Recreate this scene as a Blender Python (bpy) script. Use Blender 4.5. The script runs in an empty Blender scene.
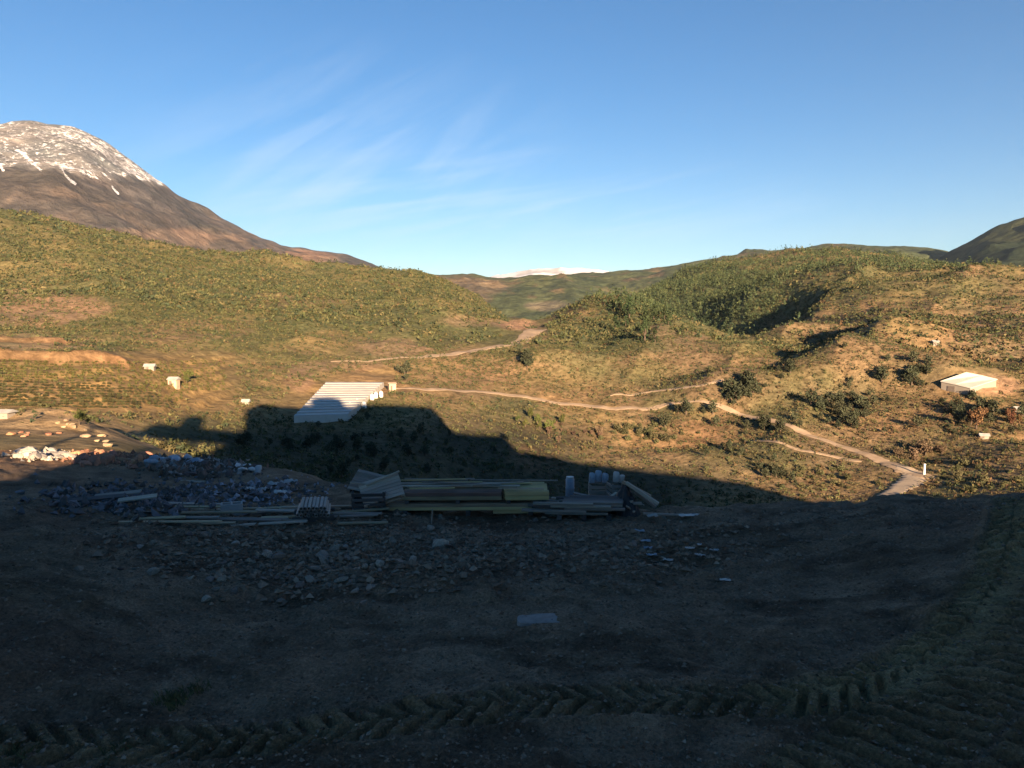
import bpy, bmesh, math, random
import numpy as np
from mathutils import Vector, Matrix

random.seed(7)
RNG = np.random.default_rng(11)
C = bpy.context.scene.collection
PI = math.pi

# ------------------------------------------------------------------ camera model
W, H_PX, F = 1024.0, 768.0, 773.0
CAM_H = 4.0
HORIZON = 310.0
PITCH = math.atan((HORIZON - 384.0) / F)          # negative = looking down
SUN_EL = math.radians(12.0)
SUN_AZ = math.radians(18.0)                       # light travels towards -x (left), away from the camera
SUN_TRAVEL = np.array([-math.sin(SUN_AZ) * math.cos(SUN_EL), math.cos(SUN_AZ) * math.cos(SUN_EL), -math.sin(SUN_EL)])

def pix_dir(px, py):
    px = np.asarray(px, float); py = np.asarray(py, float)
    dx = (px - 512.0) / F; dy = (384.0 - py) / F
    c, s = math.cos(PITCH), math.sin(PITCH)
    return dx, c - dy * s, s + dy * c

def pix_az_tan(px, py):
    x, y, z = pix_dir(px, py)
    return np.arctan2(x, y), z / np.hypot(x, y)

def to_pix(x, y, z):
    c, s = math.cos(PITCH), math.sin(PITCH)
    zz = z - CAM_H
    fwd = y * c + zz * s
    up = -y * s + zz * c
    fwd = np.maximum(fwd, 1e-3)
    return 512 + F * x / fwd, 384 - F * up / fwd

# ------------------------------------------------------------------ noise
def _hash(ix, iy, seed):
    n = (ix.astype(np.int64) * 374761393 + iy.astype(np.int64) * 668265263 + seed * 982451653) & 0x7fffffff
    n = ((n ^ (n >> 13)) * 1274126177) & 0x7fffffff
    n = n ^ (n >> 16)
    return (n & 0xffffff) / float(0xffffff)

def vnoise(x, y, seed=0):
    x = np.asarray(x, float); y = np.asarray(y, float)
    ix = np.floor(x); iy = np.floor(y)
    fx = x - ix; fy = y - iy
    u = fx * fx * fx * (fx * (fx * 6 - 15) + 10); v = fy * fy * fy * (fy * (fy * 6 - 15) + 10)
    a = _hash(ix, iy, seed); b = _hash(ix + 1, iy, seed)
    c = _hash(ix, iy + 1, seed); d = _hash(ix + 1, iy + 1, seed)
    return (a + (b - a) * u) * (1 - v) + (c + (d - c) * u) * v          # 0..1

def fbm(x, y, octaves=4, seed=0, gain=0.5):
    t = 0; amp = 1; tot = 0
    for o in range(octaves):
        t = t + amp * (vnoise(x * 2 ** o + 17.3 * o, y * 2 ** o - 9.1 * o, seed + o) * 2 - 1)
        tot += amp; amp *= gain
    return t / tot

def ridged(x, y, octaves=4, seed=0):
    t = 0; amp = 1; tot = 0
    for o in range(octaves):
        n = 1 - np.abs(vnoise(x * 2 ** o + 5.7 * o, y * 2 ** o + 3.1 * o, seed + o) * 2 - 1)
        t = t + amp * n * n; tot += amp; amp *= 0.5
    return t / tot

def sstep(a, b, x):
    t = np.clip((x - a) / (b - a), 0, 1)
    return t * t * (3 - 2 * t)

def pchip(xs, ys, xq):
    xs = np.asarray(xs, float); ys = np.asarray(ys, float)
    h = np.diff(xs); d = np.diff(ys) / h
    m = np.zeros_like(ys)
    m[0], m[-1] = d[0], d[-1]
    for i in range(1, len(xs) - 1):
        if d[i - 1] * d[i] > 0:
            m[i] = 2 / (1 / d[i - 1] + 1 / d[i])
    q = np.clip(xq, xs[0], xs[-1])
    i = np.clip(np.searchsorted(xs, q) - 1, 0, len(xs) - 2)
    t = (q - xs[i]) / h[i]
    return ((2 * t**3 - 3 * t**2 + 1) * ys[i] + (t**3 - 2 * t**2 + t) * h[i] * m[i]
            + (-2 * t**3 + 3 * t**2) * ys[i + 1] + (t**3 - t**2) * h[i] * m[i + 1])

def level_height(levels, az, r):
    """levels: list of (az_knots, r_values, z_values); interpolates z along r at each azimuth"""
    K = len(levels)
    R = [pchip(a, rr, az) for a, rr, zz in levels]
    Z = [pchip(a, zz, az) for a, rr, zz in levels]
    for k in range(1, K):
        R[k] = np.maximum(R[k], R[k - 1] + 0.05)
    h = [R[k + 1] - R[k] for k in range(K - 1)]
    d = [(Z[k + 1] - Z[k]) / h[k] for k in range(K - 1)]
    m = [d[0]]
    for k in range(1, K - 1):
        a, b = d[k - 1], d[k]
        same = a * b > 0
        # softened monotone tangent
        mm = np.where(same, 2 * a * b / np.where(same, a + b, 1), 0.0)
        m.append(mm)
    m.append(d[-1])
    out = np.where(r <= R[0], Z[0], Z[-1] + (r - R[-1]) * d[-1])
    for k in range(K - 1):
        sel = (r > R[k]) & (r <= R[k + 1])
        t = np.clip((r - R[k]) / h[k], 0, 1)
        v = ((2 * t**3 - 3 * t**2 + 1) * Z[k] + (t**3 - 2 * t**2 + t) * h[k] * m[k]
             + (-2 * t**3 + 3 * t**2) * Z[k + 1] + (t**3 - t**2) * h[k] * m[k + 1])
        out = np.where(sel, v, out)
    return out

def make_level(cols, scale=1.0):
    """cols: list of (px, r, py)"""
    a, rr, zz = [], [], []
    for px, r, py in cols:
        az, t = pix_az_tan(px, py)
        a.append(float(az)); rr.append(r * scale); zz.append(CAM_H + r * scale * float(t))
    return np.array(a), np.array(rr), np.array(zz)

# ------------------------------------------------------------------ near ground (dirt lot)
_lip_cols = [(-400, 42, 452), (0, 42, 451), (100, 40, 453), (200, 36, 459), (300, 28, 476), (370, 21, 495), (450, 18.5, 503),
             (560, 17.5, 506), (640, 17, 509), (760, 17, 508), (850, 17.5, 505), (885, 18.5, 498), (960, 19, 499), (1024, 20, 496), (1450, 22, 496)]
_inn_cols = [(-400, 11.5, 581), (0, 11.5, 581), (100, 11.5, 580), (200, 12, 570), (300, 13.5, 542), (370, 15, 512), (450, 15, 515),
             (560, 15, 517), (640, 15, 517), (760, 14.8, 518), (850, 14.8, 517), (885, 15, 512), (960, 15, 512), (1024, 15, 511), (1450, 15, 510)]
_mid_cols = [(-400, 25, 474), (0, 25, 474), (100, 25, 475), (200, 24, 478), (300, 21, 488), (370, 18, 500), (450, 16.8, 508),
             (560, 16.3, 511), (640, 16.1, 512), (760, 16, 513), (850, 16.2, 510), (885, 17.2, 504), (960, 17.5, 505), (1024, 18, 502), (1450, 19, 502)]
def _with_back(level, back):
    a, r, z = level
    L = [(-PI, back[-1][1], back[-1][2])] + [(math.radians(-b[0]), b[1], b[2]) for b in back[::-1] if b[3] in ('L', 'B')] 
    R_ = [(math.radians(b[0]), b[1], b[2]) for b in back if b[3] in ('R', 'B')] + [(PI, back[-1][1], back[-1][2])]
    aa = [p[0] for p in L] + list(a) + [p[0] for p in R_]
    rr = [p[1] for p in L] + list(r) + [p[1] for p in R_]
    zz = [p[2] for p in L] + list(z) + [p[2] for p in R_]
    return np.array(aa), np.array(rr), np.array(zz)

_lipL = _with_back(make_level(_lip_cols), [(75, 45, 0.0, 'R'), (95, 112, 0.0, 'R'), (140, 112, 0.3, 'R'), (90, 40, -2.0, 'L'), (140, 60, 0.0, 'L'), (170, 90, 0.3, 'B')])
_innL = _with_back(make_level(_inn_cols), [(75, 15, 0.1, 'R'), (95, 15, 0.1, 'R'), (140, 15, 0.1, 'R'), (90, 15, -0.1, 'L'), (140, 15, 0.0, 'L'), (170, 15, 0.1, 'B')])
_midL = _with_back(make_level(_mid_cols), [(75, 30, 0.1, 'R'), (95, 40, 0.1, 'R'), (140, 40, 0.1, 'R'), (90, 28, -1.0, 'L'), (140, 30, 0.0, 'L'), (170, 40, 0.1, 'B')])
_a = _lipL[0]
A_LEVELS = [(_a, np.full_like(_a, 0.05), np.zeros_like(_a)), (_a, np.full_like(_a, 7.0), np.zeros_like(_a)),
            _innL, _midL, _lipL,
            (_a, _lipL[1] + 8, _lipL[2] - 5.0), (_a, _lipL[1] + 30, _lipL[2] - 20.0)]

def world_of(px, py, z=0.0):
    x, y, zz = pix_dir(px, py)
    t = (z - CAM_H) / zz
    return np.stack([x * t, y * t], -1)

TRACK_A = world_of([-160, -40, 90, 200, 350, 512, 700, 800, 862, 915, 962, 993, 1008, 1012, 1006], [775, 760, 747, 738, 727, 712, 705, 702, 692, 672, 645, 612, 575, 540, 515])
TRACK_B = world_of([760, 830, 905, 975, 1035, 1075, 1090, 1085], [830, 782, 738, 690, 640, 590, 550, 515])
TRACK_C = world_of([1000, 1060, 1130, 1190], [860, 790, 720, 650])

def smooth_path(P, n=14):
    P = np.asarray(P); t = np.arange(len(P)); q = np.linspace(0, len(P) - 1, len(P) * n)
    def cr(v):
        i = np.clip(np.floor(q).astype(int), 0, len(P) - 2); f = q - i
        p0 = v[np.maximum(i - 1, 0)]; p1 = v[i]; p2 = v[i + 1]; p3 = v[np.minimum(i + 2, len(P) - 1)]
        return 0.5 * ((2 * p1) + (-p0 + p2) * f + (2 * p0 - 5 * p1 + 4 * p2 - p3) * f**2 + (-p0 + 3 * p1 - 3 * p2 + p3) * f**3)
    return np.stack([cr(P[:, 0]), cr(P[:, 1])], -1)

def path_coords(P, x, y):
    P = smooth_path(P, 5)
    best = np.full(x.shape, 1e9); sd = np.zeros(x.shape); ss = np.zeros(x.shape); acc = 0.0
    for i in range(len(P) - 1):
        ax, ay = P[i]; bx, by = P[i + 1]
        ex, ey = bx - ax, by - ay; L = math.hypot(ex, ey)
        if L < 1e-6: continue
        t = np.clip(((x - ax) * ex + (y - ay) * ey) / (L * L), 0, 1)
        dx, dy = x - ax - t * ex, y - ay - t * ey
        d = np.hypot(dx, dy)
        side = np.sign(ex * dy - ey * dx)
        better = d < best
        best = np.where(better, d, best); sd = np.where(better, d * side, sd); ss = np.where(better, acc + t * L, ss)
        acc += L
    return sd, ss

def track_relief(P, x, y, width, spacing, depth, lug, kind):
    d, s = path_coords(P, x, y)
    wob = 0.06 * fbm(x * 0.9, y * 0.9, 2, 77)
    a = np.abs(d + wob) / (width / 2)
    inside = 1 - sstep(0.85, 1.05, a)
    berm = np.exp(-((a - 1.18) / 0.16) ** 2)
    if kind == 'chevron':
        ph = (s + np.abs(d) * 0.75 + 0.09 * fbm(x * 0.7, y * 0.7, 2, 93)) / spacing + np.where(d > 0, 0.5, 0.0)
    else:
        ph = (s + 0.25 * d + 0.16 * fbm(x * 0.6, y * 0.6, 3, 94)) / spacing
    q = np.abs((ph % 1.0) - 0.5) * 2
    bars = sstep(0.25, 0.6, q)
    fade = (0.6 + 0.4 * sstep(-0.35, 0.2, fbm(x * 0.8, y * 0.8, 3, 91))) * (0.85 + 0.8 * fbm(x * 4, y * 4, 3, 95))
    return inside * (-depth + lug * bars * fade) + berm * depth * 0.9, inside

def track_masks(x, y):
    near = (y > 2) & (y < 22) & (np.abs(x) < 22)
    h = np.zeros(x.shape); m = np.zeros(x.shape)
    xs, ys = x[near], y[near]
    if xs.size:
        hA, mA = track_relief(TRACK_A, xs, ys, 0.62, 0.25, 0.045, 0.105, 'chevron')
        hB, mB = track_relief(TRACK_B, xs, ys, 1.15, 0.25, 0.045, 0.11, 'bars')
        hC, mC = track_relief(TRACK_C, xs, ys, 1.15, 0.25, 0.045, 0.11, 'bars')
        h[near] = hA * (1 - mB) + hB * (1 - 0.7 * mA) + hC * (1 - mB)
        m[near] = np.maximum(mA, np.maximum(mB, mC))
    return h, m

def HA(x, y, detail=True, tracks=True):
    x = np.asarray(x, float); y = np.asarray(y, float)
    r = np.hypot(x, y); az = np.arctan2(x, y)
    z = level_height(A_LEVELS, az, r)
    # unseen embankment right of the apartment block, shaped to cast the shadow's sloping edge
    z = z + np.interp(x, [42, 52, 57, 74, 91, 97, 103], [0, 10.5, 13.4, 10.6, 7.9, 7.0, 0.0]) * np.exp(-(np.maximum(np.abs(y + 17) - 2, 0) / 7.0) ** 2)
    if detail:
        near = sstep(2, 5, r)
        z = z + near * (0.13 * fbm(x * 0.28, y * 0.28, 3, 3) + 0.075 * fbm(x * 1.3, y * 1.3, 3, 5) + 0.025 * fbm(x * 3.1, y * 3.1, 2, 6))
        h, m = track_masks(x, y) if tracks else (0.0, 0.0)
        z = z - near * m * 0.8 * (0.075 * fbm(x * 1.3, y * 1.3, 3, 5) + 0.025 * fbm(x * 3.1, y * 3.1, 2, 6))
        fine = sstep(4, 6, r) * (1 - sstep(30, 45, r))
        # rubble strip: rough, lumpy soil
        px, py = to_pix(x, y, z)
        rub = sstep(528, 545, py + 14 * fbm(x * 0.5, y * 0.5, 2, 40)) * (1 - sstep(585, 612, py)) * sstep(60, 200, px) * (1 - sstep(640, 800, px))
        z = z + fine * (1 - 0.8 * m) * (0.036 * fbm(x * 6, y * 6, 4, 8) + 0.012 * (ridged(x * 3.3, y * 3.3, 2, 21) - 0.4))
        z = z + fine * rub * (0.05 * fbm(x * 3.0, y * 3.0, 3, 31) + 0.06)
        # old shallow grader ridges running across the lot
        z = z + fine * 0.05 * (1 - m) * fbm(x * 0.35 + y * 0.12, y * 2.4 + x * .3, 3, 61)
        # lumpy lip on the right
        z = z + 0.12 * np.maximum(0, fbm(x * 0.9, y * 0.9, 3, 71)) * sstep(13, 16, r) * (1 - sstep(22, 26, r))
        z = z + h
    return z

# ------------------------------------------------------------------ valley and hills
SB = 0.6
_PX = [-400, 0, 100, 200, 300, 400, 480, 530, 600, 650, 700, 760, 830, 900, 970, 1024, 1250, 1500]
def _lv(rs, pys): return make_level([(p, r, q) for p, r, q in zip(_PX, rs, pys)], SB)
#            -400    0  100  200  300  400  480  530  600  650  700  760  830  900  970 1024 1250 1500
B1 = _lv([ 92,  92,  92, 110, 133, 150, 175, 183, 183, 183, 183, 183, 183, 183, 183, 183, 183, 183],
         [455, 454, 455, 475, 510, 535, 545, 550, 550, 550, 550, 550, 550, 550, 545, 540, 540, 540])
B2 = _lv([167, 167, 167, 175, 200, 210, 230, 240, 250, 250, 250, 250, 250, 250, 250, 250, 250, 250],
         [420, 419, 427, 447, 452, 452, 462, 468, 476, 480, 484, 490, 497, 495, 492, 491, 490, 490])
B3 = _lv([208, 208, 208, 220, 250, 262, 290, 300, 310, 308, 305, 300, 293, 293, 297, 299, 300, 300],
         [391, 391, 394, 412, 415, 412, 417, 422, 432, 438, 442, 448, 456, 456, 452, 450, 448, 445])
B4 = _lv([267, 267, 267, 275, 308, 320, 345, 355, 370, 365, 355, 345, 335, 345, 350, 350, 350, 350],
         [357, 358, 360, 377, 379, 379, 386, 392, 397, 404, 412, 420, 426, 417, 412, 411, 410, 405])
B5 = _lv([358, 358, 358, 365, 408, 420, 430, 450, 480, 460, 430, 395, 392, 405, 400, 400, 400, 400],
         [330, 331, 332, 346, 347, 352, 358, 356, 356, 362, 374, 396, 396, 387, 386, 384, 380, 375])
B6 = _lv([550, 550, 560, 590, 617, 600, 600, 580, 640, 620, 540, 450, 455, 470, 480, 480, 480, 480],
         [285, 288, 290, 298, 302, 307, 328, 336, 317, 323, 347, 376, 371, 356, 352, 350, 345, 340])
B7 = _lv([1033, 1033, 1040, 1060, 1067, 1000, 850, 900, 850, 850, 800, 720, 680, 690, 690, 640, 640, 640],
         [228, 221, 231, 252, 263, 277, 307, 340, 354, 358, 366, 362, 338, 322, 325, 322, 315, 310])
B8 = _lv([1200, 1200, 1200, 1200, 1200, 1150, 1100, 1100, 1100, 1050, 1020, 990, 970, 970, 950, 950, 950, 950],
         [235, 227, 236, 258, 270, 285, 318, 338, 328, 312, 311, 301, 291, 296, 293, 292, 285, 275])
B9 = _lv([1450, 1450, 1450, 1450, 1450, 1450, 1450, 1450, 1450, 1450, 1450, 1450, 1500, 1500, 1500, 1500, 1500, 1500],
         [262, 250, 256, 275, 285, 300, 330, 337, 322, 293, 272, 259, 253, 257, 264, 268, 262, 240])
B10 = _lv([2000] * 18, [300, 290, 295, 305, 310, 325, 345, 350, 340, 318, 300, 285, 280, 285, 290, 295, 290, 270])
B0 = (B1[0], np.full_like(B1[0], 10.0), np.full_like(B1[0], -14.0))
B_LEVELS = [B0, B1, B2, B3, B4, B5, B6, B7, B8, B9, B10]

def _seg_ridge(x, y, p, q, h, w_left, w_right):
    """a spur: ridge line from p to q in plan, with its own width on either side"""
    ex, ey = q[0] - p[0], q[1] - p[1]; L = math.hypot(ex, ey)
    t = ((x - p[0]) * ex + (y - p[1]) * ey) / (L * L)
    d = ((x - p[0]) * ey - (y - p[1]) * ex) / L          # >0 : right of p->q
    tt = np.clip(t, 0, 1)
    end = np.exp(-(((t - tt) * L) / (0.5 * (w_left + w_right))) ** 2)
    prof = np.where(d > 0, np.exp(-np.abs(d) / w_right), np.exp(-np.abs(d) / w_left))
    return h * end * prof * (0.35 + 0.65 * np.sin(PI * np.clip(0.12 + 0.8 * tt, 0, 1)))

def pt_at(px, r):
    az = math.atan((px - 512) / F)
    return (r * math.sin(az), r * math.cos(az))

SPURS = [  # px,r -> px,r, height, width on the shaded (left) side, width on the sunny side
    ((805, 640), (690, 460), 13, 36, 80),
    ((880, 640), (790, 360), 13, 26, 55),
    ((1000, 640), (920, 350), 12, 26, 55),
    ((790, 330), (715, 215), 7, 15, 32),
    ((890, 300), (800, 190), 6, 13, 30),
    ((690, 330), (610, 205), 6, 14, 34),
    ((600, 330), (560, 230), 4, 17, 32),
    ((250, 480), (300, 270), 7, 30, 45),
    ((80, 450), (130, 270), 7, 30, 45),
    ((420, 480), (450, 280), 6, 28, 45),
]
KNOLLS = [(838, 232, 8.0, 24, 17), (748, 214, 4.5, 18, 12), (676, 262, 6.0, 24, 18), (902, 285, 5.0, 32, 24), (965, 222, 5.0, 20, 14), (612, 370, 6.5, 36, 26), (780, 330, 7.0, 26, 24), (560, 240, 3.5, 20, 14), (470, 300, 4.0, 30, 22)]
def HB(x, y, detail=True):
    x = np.asarray(x, float); y = np.asarray(y, float)
    r = np.hypot(x, y); az = np.arctan2(x, y)
    z = level_height(B_LEVELS, az, r)
    if detail:
        g = sstep(70, 260, r)
        amp = g * np.minimum(r, 700) * 0.026
        n = ridged(x / 120.0, y / 150.0, 4, 101) - 0.45
        z = z + amp * n
        z = z - sstep(110, 220, r) * (2.2 + 2.6 * sstep(0.1, 0.25, az)) * (ridged(x / 52.0 + 0.3 * y / 52.0, y / 70.0, 3, 107) - 0.4)
        z = z + g * 1.6 * fbm(x / 32.0, y / 32.0, 3, 111) + sstep(50, 90, r) * 0.35 * fbm(x / 6.0, y / 6.0, 2, 121)
        for (a, b, h, wl, wr) in SPURS:
            p = pt_at(*a); q = pt_at(*b)
            # p (far) -> q (near): right of the direction is the camera's left
            s = _seg_ridge(x, y, p, q, h, wr, wl)
            z = z + s
        for (kx, kr, kh, ks, kd) in KNOLLS:
            cx, cy = pt_at(kx, kr); ca = math.atan2(cx, cy)
            da = (az - ca) * kr; dr = r - kr
            z = z + kh * np.exp(-((da / ks) ** 2 + (dr / kd) ** 2)) * (1 + 0.35 * fbm(x / 18, y / 18, 2, int(kx)))
        # orchard terraces on the left hillside
        px, py = to_pix(x, y, z)
        ter = (1 - sstep(210, 265, px)) * sstep(350, 360, py) * (1 - sstep(408, 425, py)) * sstep(85, 105, r)
        step = 1.15
        zz = z / step
        fl = np.floor(zz); fr = zz - fl
        z = z + ter * 0.75 * ((fl + sstep(0.55, 1.0, fr)) * step - z)
        # cut bank with the bare orange face, and a lower one in front of it
        rb = r - 158 - 2.5 * fbm(az * 40, az * 0, 2, 45)
        z = z + 1.5 * sstep(-1.2, 0.8, rb) * np.exp(-np.maximum(rb, 0) / 14.0) * (1 - sstep(-0.475, -0.45, az))
        rb2 = r - 174 - 2.5 * fbm(az * 30 + 9, az * 0, 2, 46)
        z = z + 1.3 * sstep(-1.5, 1.0, rb2) * np.exp(-np.maximum(rb2, 0) / 14.0) * (1 - sstep(-0.53, -0.50, az))
        # soil mound on the left
        z = z + 1.9 * np.exp(-(((x + 40) / 6) ** 2 + ((y - 66) / 6) ** 2)) * (1 + 0.3 * fbm(x / 3, y / 3, 2, 5))
    return z

def HT(x, y):
    return np.maximum(HA(x, y), HB(x, y))

def cast(px, py, rmin=4.0, rmax=1150.0, hf=HT, steps=420):
    """points of the terrain seen at pixels"""
    px = np.atleast_1d(np.asarray(px, float)); py = np.atleast_1d(np.asarray(py, float))
    dx, dy, dz = pix_dir(px, py)
    k = np.hypot(dx, dy)
    ux, uy, uz = dx / k, dy / k, dz / k
    T = np.geomspace(rmin, rmax, steps)
    X = ux[:, None] * T; Y = uy[:, None] * T; Zr = CAM_H + uz[:, None] * T
    below = Zr < hf(X.ravel(), Y.ravel()).reshape(X.shape)
    hit = np.where(below.any(1), below.argmax(1), len(T) - 1)
    lo = T[np.maximum(hit - 1, 0)]; hi = T[hit]
    for _ in range(12):
        mid = (lo + hi) / 2
        b = (CAM_H + uz * mid) < hf(ux * mid, uy * mid)
        hi = np.where(b, mid, hi); lo = np.where(b, lo, mid)
    return np.stack([ux * hi, uy * hi, CAM_H + uz * hi], -1), below.any(1)

def spot(px, py):
    p, ok = cast([px], [py]); return p[0]
#@@TERRAIN_END

# ------------------------------------------------------------------ object helpers
def tag(o, label=None, cat=None, group=None, kind=None):
    if label: o['label'] = label
    if cat: o['category'] = cat
    if group: o['group'] = group
    if kind: o['kind'] = kind
    return o

def link(name, me, mats=(), parent=None):
    o = bpy.data.objects.new(name, me); C.objects.link(o)
    for m in (mats if isinstance(mats, (list, tuple)) else [mats]):
        me.materials.append(m)
    if parent: o.parent = parent
    return o

def np_mesh(name, V, Fc, smooth=False, col=None):
    me = bpy.data.meshes.new(name)
    V = np.asarray(V, np.float32); Fc = np.asarray(Fc, np.int32)
    n = Fc.shape[1]
    me.vertices.add(len(V)); me.vertices.foreach_set('co', V.ravel())
    me.loops.add(Fc.size); me.loops.foreach_set('vertex_index', Fc.ravel())
    me.polygons.add(len(Fc)); me.polygons.foreach_set('loop_start', np.arange(0, Fc.size, n, dtype=np.int32))
    me.polygons.foreach_set('use_smooth', np.full(len(Fc), smooth))
    if col is not None:
        a = me.color_attributes.new('Col', 'FLOAT_COLOR', 'POINT')
        c4 = np.ones((len(V), 4), np.float32); c4[:, :np.shape(col)[1]] = col
        a.data.foreach_set('color', c4.ravel())
    me.update(calc_edges=True)
    return me

def grid_faces(nu, nv, wrap=False):
    i = np.arange(nu - (0 if wrap else 1)); j = np.arange(nv - 1)
    I, J = np.meshgrid(i, j, indexing='ij')
    I2 = (I + 1) % nu
    return np.stack([I * nv + J, I2 * nv + J, I2 * nv + J + 1, I * nv + J + 1], -1).reshape(-1, 4)

class MB:
    """collects boxes, tubes and prisms for ONE mesh object"""
    def __init__(self): self.v = []; self.f = []
    def add(self, vs, fs):
        b = len(self.v); self.v += [tuple(p) for p in vs]; self.f += [tuple(b + i for i in f) for f in fs]; return self
    def box(self, c, s, M=None, taper=1.0):
        x, y, z = s[0] / 2, s[1] / 2, s[2] / 2
        vs = [(-x, -y, -z), (x, -y, -z), (x, y, -z), (-x, y, -z)] + [(-x * taper, -y * taper, z), (x * taper, -y * taper, z), (x * taper, y * taper, z), (-x * taper, y * taper, z)]
        vs = [Vector(p) for p in vs]
        if M: vs = [M @ p for p in vs]
        vs = [p + Vector(c) for p in vs]
        return self.add(vs, [(3, 2, 1, 0), (4, 5, 6, 7), (0, 1, 5, 4), (1, 2, 6, 5), (2, 3, 7, 6), (3, 0, 4, 7)])
    def tube(self, pts, radii, n=8, cap=True):
        pts = [Vector(p) for p in pts]; rings = []
        for i, p in enumerate(pts):
            d = (pts[min(i + 1, len(pts) - 1)] - pts[max(i - 1, 0)]).normalized()
            a = d.orthogonal().normalized() if i == 0 else (a - d * a.dot(d)).normalized()
            b = d.cross(a)
            r = radii[i] if isinstance(radii, (list, tuple)) else radii
            rings.append([p + a * r * math.cos(2 * PI * k / n) + b * r * math.sin(2 * PI * k / n) for k in range(n)])
        vs = [p for ring in rings for p in ring]
        fs = [(i * n + k, i * n + (k + 1) % n, (i + 1) * n + (k + 1) % n, (i + 1) * n + k) for i in range(len(pts) - 1) for k in range(n)]
        if cap:
            fs.append(tuple(range(n - 1, -1, -1))); fs.append(tuple((len(pts) - 1) * n + k for k in range(n)))
        return self.add(vs, fs)
    def mesh(self, name, bevel=0.0, smooth=False):
        me = bpy.data.meshes.new(name); me.from_pydata(self.v, [], self.f); me.update()
        bm = bmesh.new(); bm.from_mesh(me)
        bmesh.ops.recalc_face_normals(bm, faces=bm.faces[:])
        if bevel:
            bmesh.ops.bevel(bm, geom=bm.edges[:], offset=bevel, segments=1, affect='EDGES')
        bm.to_mesh(me); bm.free()
        if smooth:
            for p in me.polygons: p.use_smooth = True
        return me
    def build(self, name, mat, parent=None, bevel=0.0, smooth=False):
        return link(name, self.mesh(name, bevel, smooth), mat, parent)

def empty(name, loc, rz=0, tilt=(0, 0)):
    o = bpy.data.objects.new(name, None); C.objects.link(o)
    o.location = loc; o.rotation_euler = (tilt[0], tilt[1], rz); o.empty_display_size = 0.3
    return o

def copy_tree(o):
    c = o.copy(); C.objects.link(c)
    for ch in o.children:
        d = ch.copy(); C.objects.link(d); d.parent = c
        for g in ch.children:
            e = g.copy(); C.objects.link(e); e.parent = d
    return c

# ------------------------------------------------------------------ materials
def new_mat(name):
    m = bpy.data.materials.new(name); m.use_nodes = True
    nt = m.node_tree; b = nt.nodes['Principled BSDF']
    b.inputs['Roughness'].default_value = 0.9
    b.inputs['Specular IOR Level'].default_value = 0.15
    return m, nt, b

def node(nt, kind, **kw):
    n = nt.nodes.new(kind)
    for k, v in kw.items(): setattr(n, k, v)
    return n

def noise_tex(nt, scale, detail=4, rough=0.55, coord='Object', stretch=None):
    tc = node(nt, 'ShaderNodeTexCoord')
    n = node(nt, 'ShaderNodeTexNoise'); n.inputs['Scale'].default_value = scale
    n.inputs['Detail'].default_value = detail; n.inputs['Roughness'].default_value = rough
    if stretch:
        mp = node(nt, 'ShaderNodeMapping'); mp.inputs['Scale'].default_value = stretch
        nt.links.new(tc.outputs[coord], mp.inputs['Vector']); nt.links.new(mp.outputs[0], n.inputs['Vector'])
    else:
        nt.links.new(tc.outputs[coord], n.inputs['Vector'])
    return n

def ramp(nt, src, stops):
    r = node(nt, 'ShaderNodeValToRGB'); e = r.color_ramp.elements
    while len(e) < len(stops): e.new(0.5)
    for k, (p, c) in enumerate(stops):
        e[k].position = p; e[k].color = (*c, 1) if len(c) == 3 else c
    nt.links.new(src, r.inputs[0]); return r

def mixc(nt, a, b, fac, mode='MIX'):
    m = node(nt, 'ShaderNodeMix', data_type='RGBA', blend_type=mode)
    for sock, v in ((m.inputs[0], fac), (m.inputs[6], a), (m.inputs[7], b)):
        if hasattr(v, 'is_linked'): nt.links.new(v, sock)
        elif isinstance(v, (int, float)): sock.default_value = v
        else: sock.default_value = (*v, 1)
    return m.outputs[2]

def bump(nt, b, src, strength, dist):
    bp = node(nt, 'ShaderNodeBump'); bp.inputs['Strength'].default_value = strength; bp.inputs['Distance'].default_value = dist
    nt.links.new(src, bp.inputs['Height']); nt.links.new(bp.outputs[0], b.inputs['Normal']); return bp

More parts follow.
